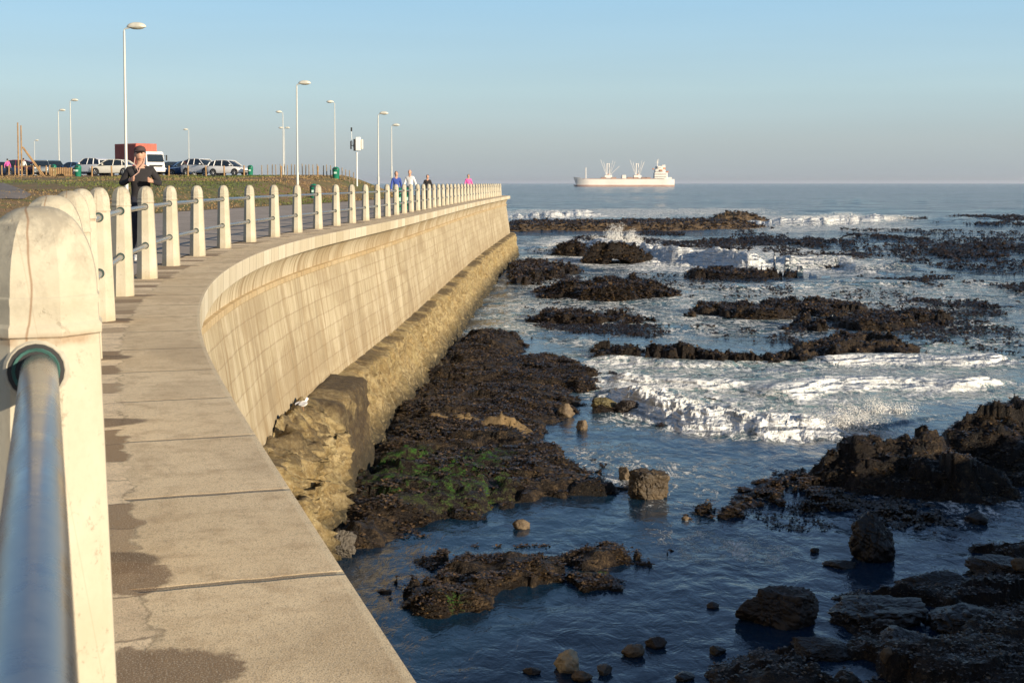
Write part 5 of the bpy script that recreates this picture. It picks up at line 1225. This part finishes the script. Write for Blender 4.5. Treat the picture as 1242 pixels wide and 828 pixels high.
# ------------------------------------------------------------ grass tufts
def grass():
    n=42000; Y=RNG.uniform(34,124,n)**1.0; side=RNG.random(n)**1.3*55
    E_=np.interp(Y,PATH[i0:iend,1],PATH[i0:iend,0]); X=E_-Gw(Y)-side-.1+(fbm(Y*.4,side*0,3,2)-.5)*.6
    px=X/Y*F+CX; k=(px>-160)&(fbm(X*.3,Y*.12,4,44)>.40); X=X[k];Y=Y[k]; Z=Tz(X,Y)+.01; n=len(X)
    th=RNG.uniform(0,2*np.pi,n); h=RNG.uniform(.02,.07,n)*(.7+Y/100); w=.018+Y*.00035
    V=np.zeros((n,3,3)); V[:,0]=np.stack([X-np.cos(th)*w,Y-np.sin(th)*w,Z],1); V[:,1]=np.stack([X+np.cos(th)*w,Y+np.sin(th)*w,Z],1); V[:,2]=np.stack([X+RNG.normal(0,.05,n),Y+RNG.normal(0,.05,n),Z+h],1)
    t=np.clip((fbm(X*.12,Y*.05,4,90)-.36)*5+RNG.normal(0,.25,n),0,1)
    o=mesh_np('grass',V.reshape(-1,3),np.arange(n*3).reshape(-1,3),MM['blade'],None,False,None,{'tint':np.repeat(t,3)}); tag(o,'short dry grass tufts on the bank','grass',kind='stuff')
grass()

# ------------------------------------------------------------ light, sky, air, camera
AZ=R(40); EL=R(15)     # sun comes from the right, 40 deg behind the viewer
sd=Vector((math.cos(AZ)*math.cos(EL),-math.sin(AZ)*math.cos(EL),math.sin(EL)))
ld=bpy.data.lights.new('sun','SUN'); ld.energy=5.0; ld.angle=R(.55); ld.color=(1,.85,.64); lo=bpy.data.objects.new('sun',ld); C.objects.link(lo)
lo.rotation_euler=sd.to_track_quat('Z','Y').to_euler(); lo.location=(20,-20,30)
w=bpy.data.worlds.new('World'); S.world=w; w.use_nodes=True; t=w.node_tree; bg=t.nodes['Background']
sky=t.nodes.new('ShaderNodeTexSky'); sky.sky_type='NISHITA'; sky.sun_disc=False; sky.sun_elevation=EL; sky.sun_rotation=math.atan2(sd.x,sd.y); sky.air_density=1.0; sky.dust_density=.6; sky.ozone_density=2.0
geo=t.nodes.new('ShaderNodeTexCoord'); sp=t.nodes.new('ShaderNodeSeparateXYZ'); t.links.new(geo.outputs['Generated'],sp.inputs[0])
rp=t.nodes.new('ShaderNodeValToRGB'); t.links.new(sp.outputs[2],rp.inputs[0]); e=rp.color_ramp.elements
SK=SKY_STOPS=[(0.0,(2.0,2.4,2.85)),(.03,(2.35,2.8,3.1)),(.07,(2.6,3.55,3.95)),(.14,(2.05,3.5,4.7)),(.22,(1.0,1.8,3.2)),(.45,(.62,1.0,1.75)),(1,(.42,.70,1.2))]
while len(e)<len(SK): e.new(.5)
for i,(p,c) in enumerate(SK): e[i].position=p; e[i].color=tuple(x/8 for x in c)+(1,)
mul=t.nodes.new('ShaderNodeVectorMath'); mul.operation='SCALE'; t.links.new(rp.outputs[0],mul.inputs[0]); mul.inputs['Scale'].default_value=8*.95
mx=t.nodes.new('ShaderNodeMix'); mx.data_type='RGBA'; mx.inputs[0].default_value=.85; t.links.new(sky.outputs[0],mx.inputs[6]); 
mp=t.nodes.new('ShaderNodeMapping'); mp.inputs['Scale'].default_value=(2,2,26); t.links.new(geo.outputs['Generated'],mp.inputs[0])
nz=t.nodes.new('ShaderNodeTexNoise'); nz.inputs['Scale'].default_value=1.3; nz.inputs['Detail'].default_value=5; t.links.new(mp.outputs[0],nz.inputs['Vector'])
mr=t.nodes.new('ShaderNodeMapRange'); mr.inputs[1].default_value=.3; mr.inputs[2].default_value=.7; mr.inputs[3].default_value=.97; mr.inputs[4].default_value=1.035; t.links.new(nz.outputs['Fac'],mr.inputs[0])
ml=t.nodes.new('ShaderNodeVectorMath'); ml.operation='SCALE'; t.links.new(mul.outputs[0],ml.inputs[0]); t.links.new(mr.outputs[0],ml.inputs['Scale']); t.links.new(ml.outputs[0],mx.inputs[7])
t.links.new(mx.outputs[2],bg.inputs[0]); bg.inputs[1].default_value=.12
# air
bm=bmesh.new(); bmesh.ops.create_cube(bm,size=1); me=bpy.data.meshes.new('haze'); bm.to_mesh(me); bm.free(); hz=bpy.data.objects.new('haze',me); C.objects.link(hz)
hz.scale=(80000,60000,75); hz.location=(0,26500,75/2-9.5); tag(hz,'thin pale sea haze','haze',kind='stuff')
hm=bpy.data.materials.new('haze_air'); hm.use_nodes=True; nt=hm.node_tree; nt.nodes.remove(nt.nodes['Principled BSDF']); pv=nt.nodes.new('ShaderNodeVolumePrincipled'); pv.inputs['Density'].default_value=.00004; pv.inputs['Color'].default_value=(.82,.86,.95,1); pv.inputs['Anisotropy'].default_value=.2
nt.links.new(pv.outputs[0],nt.nodes['Material Output'].inputs['Volume']); me.materials.append(hm)
cd=bpy.data.cameras.new('camera'); cam=bpy.data.objects.new('camera',cd); C.objects.link(cam); S.camera=cam
cd.sensor_width=36; cd.lens=36*F/1242; cd.shift_y=-(414-PY)/1242; cam.location=(0,0,EYE); cam.rotation_euler=(R(90)-PITCH,0,0); cd.clip_start=.05; cd.clip_end=80000
cd.dof.use_dof=True; cd.dof.focus_distance=9; cd.dof.aperture_fstop=20
S.view_settings.view_transform='Standard'; S.view_settings.look='None'; S.view_settings.exposure=.62; S.view_settings.gamma=1
S.cycles.volume_bounces=0; S.cycles.max_bounces=6
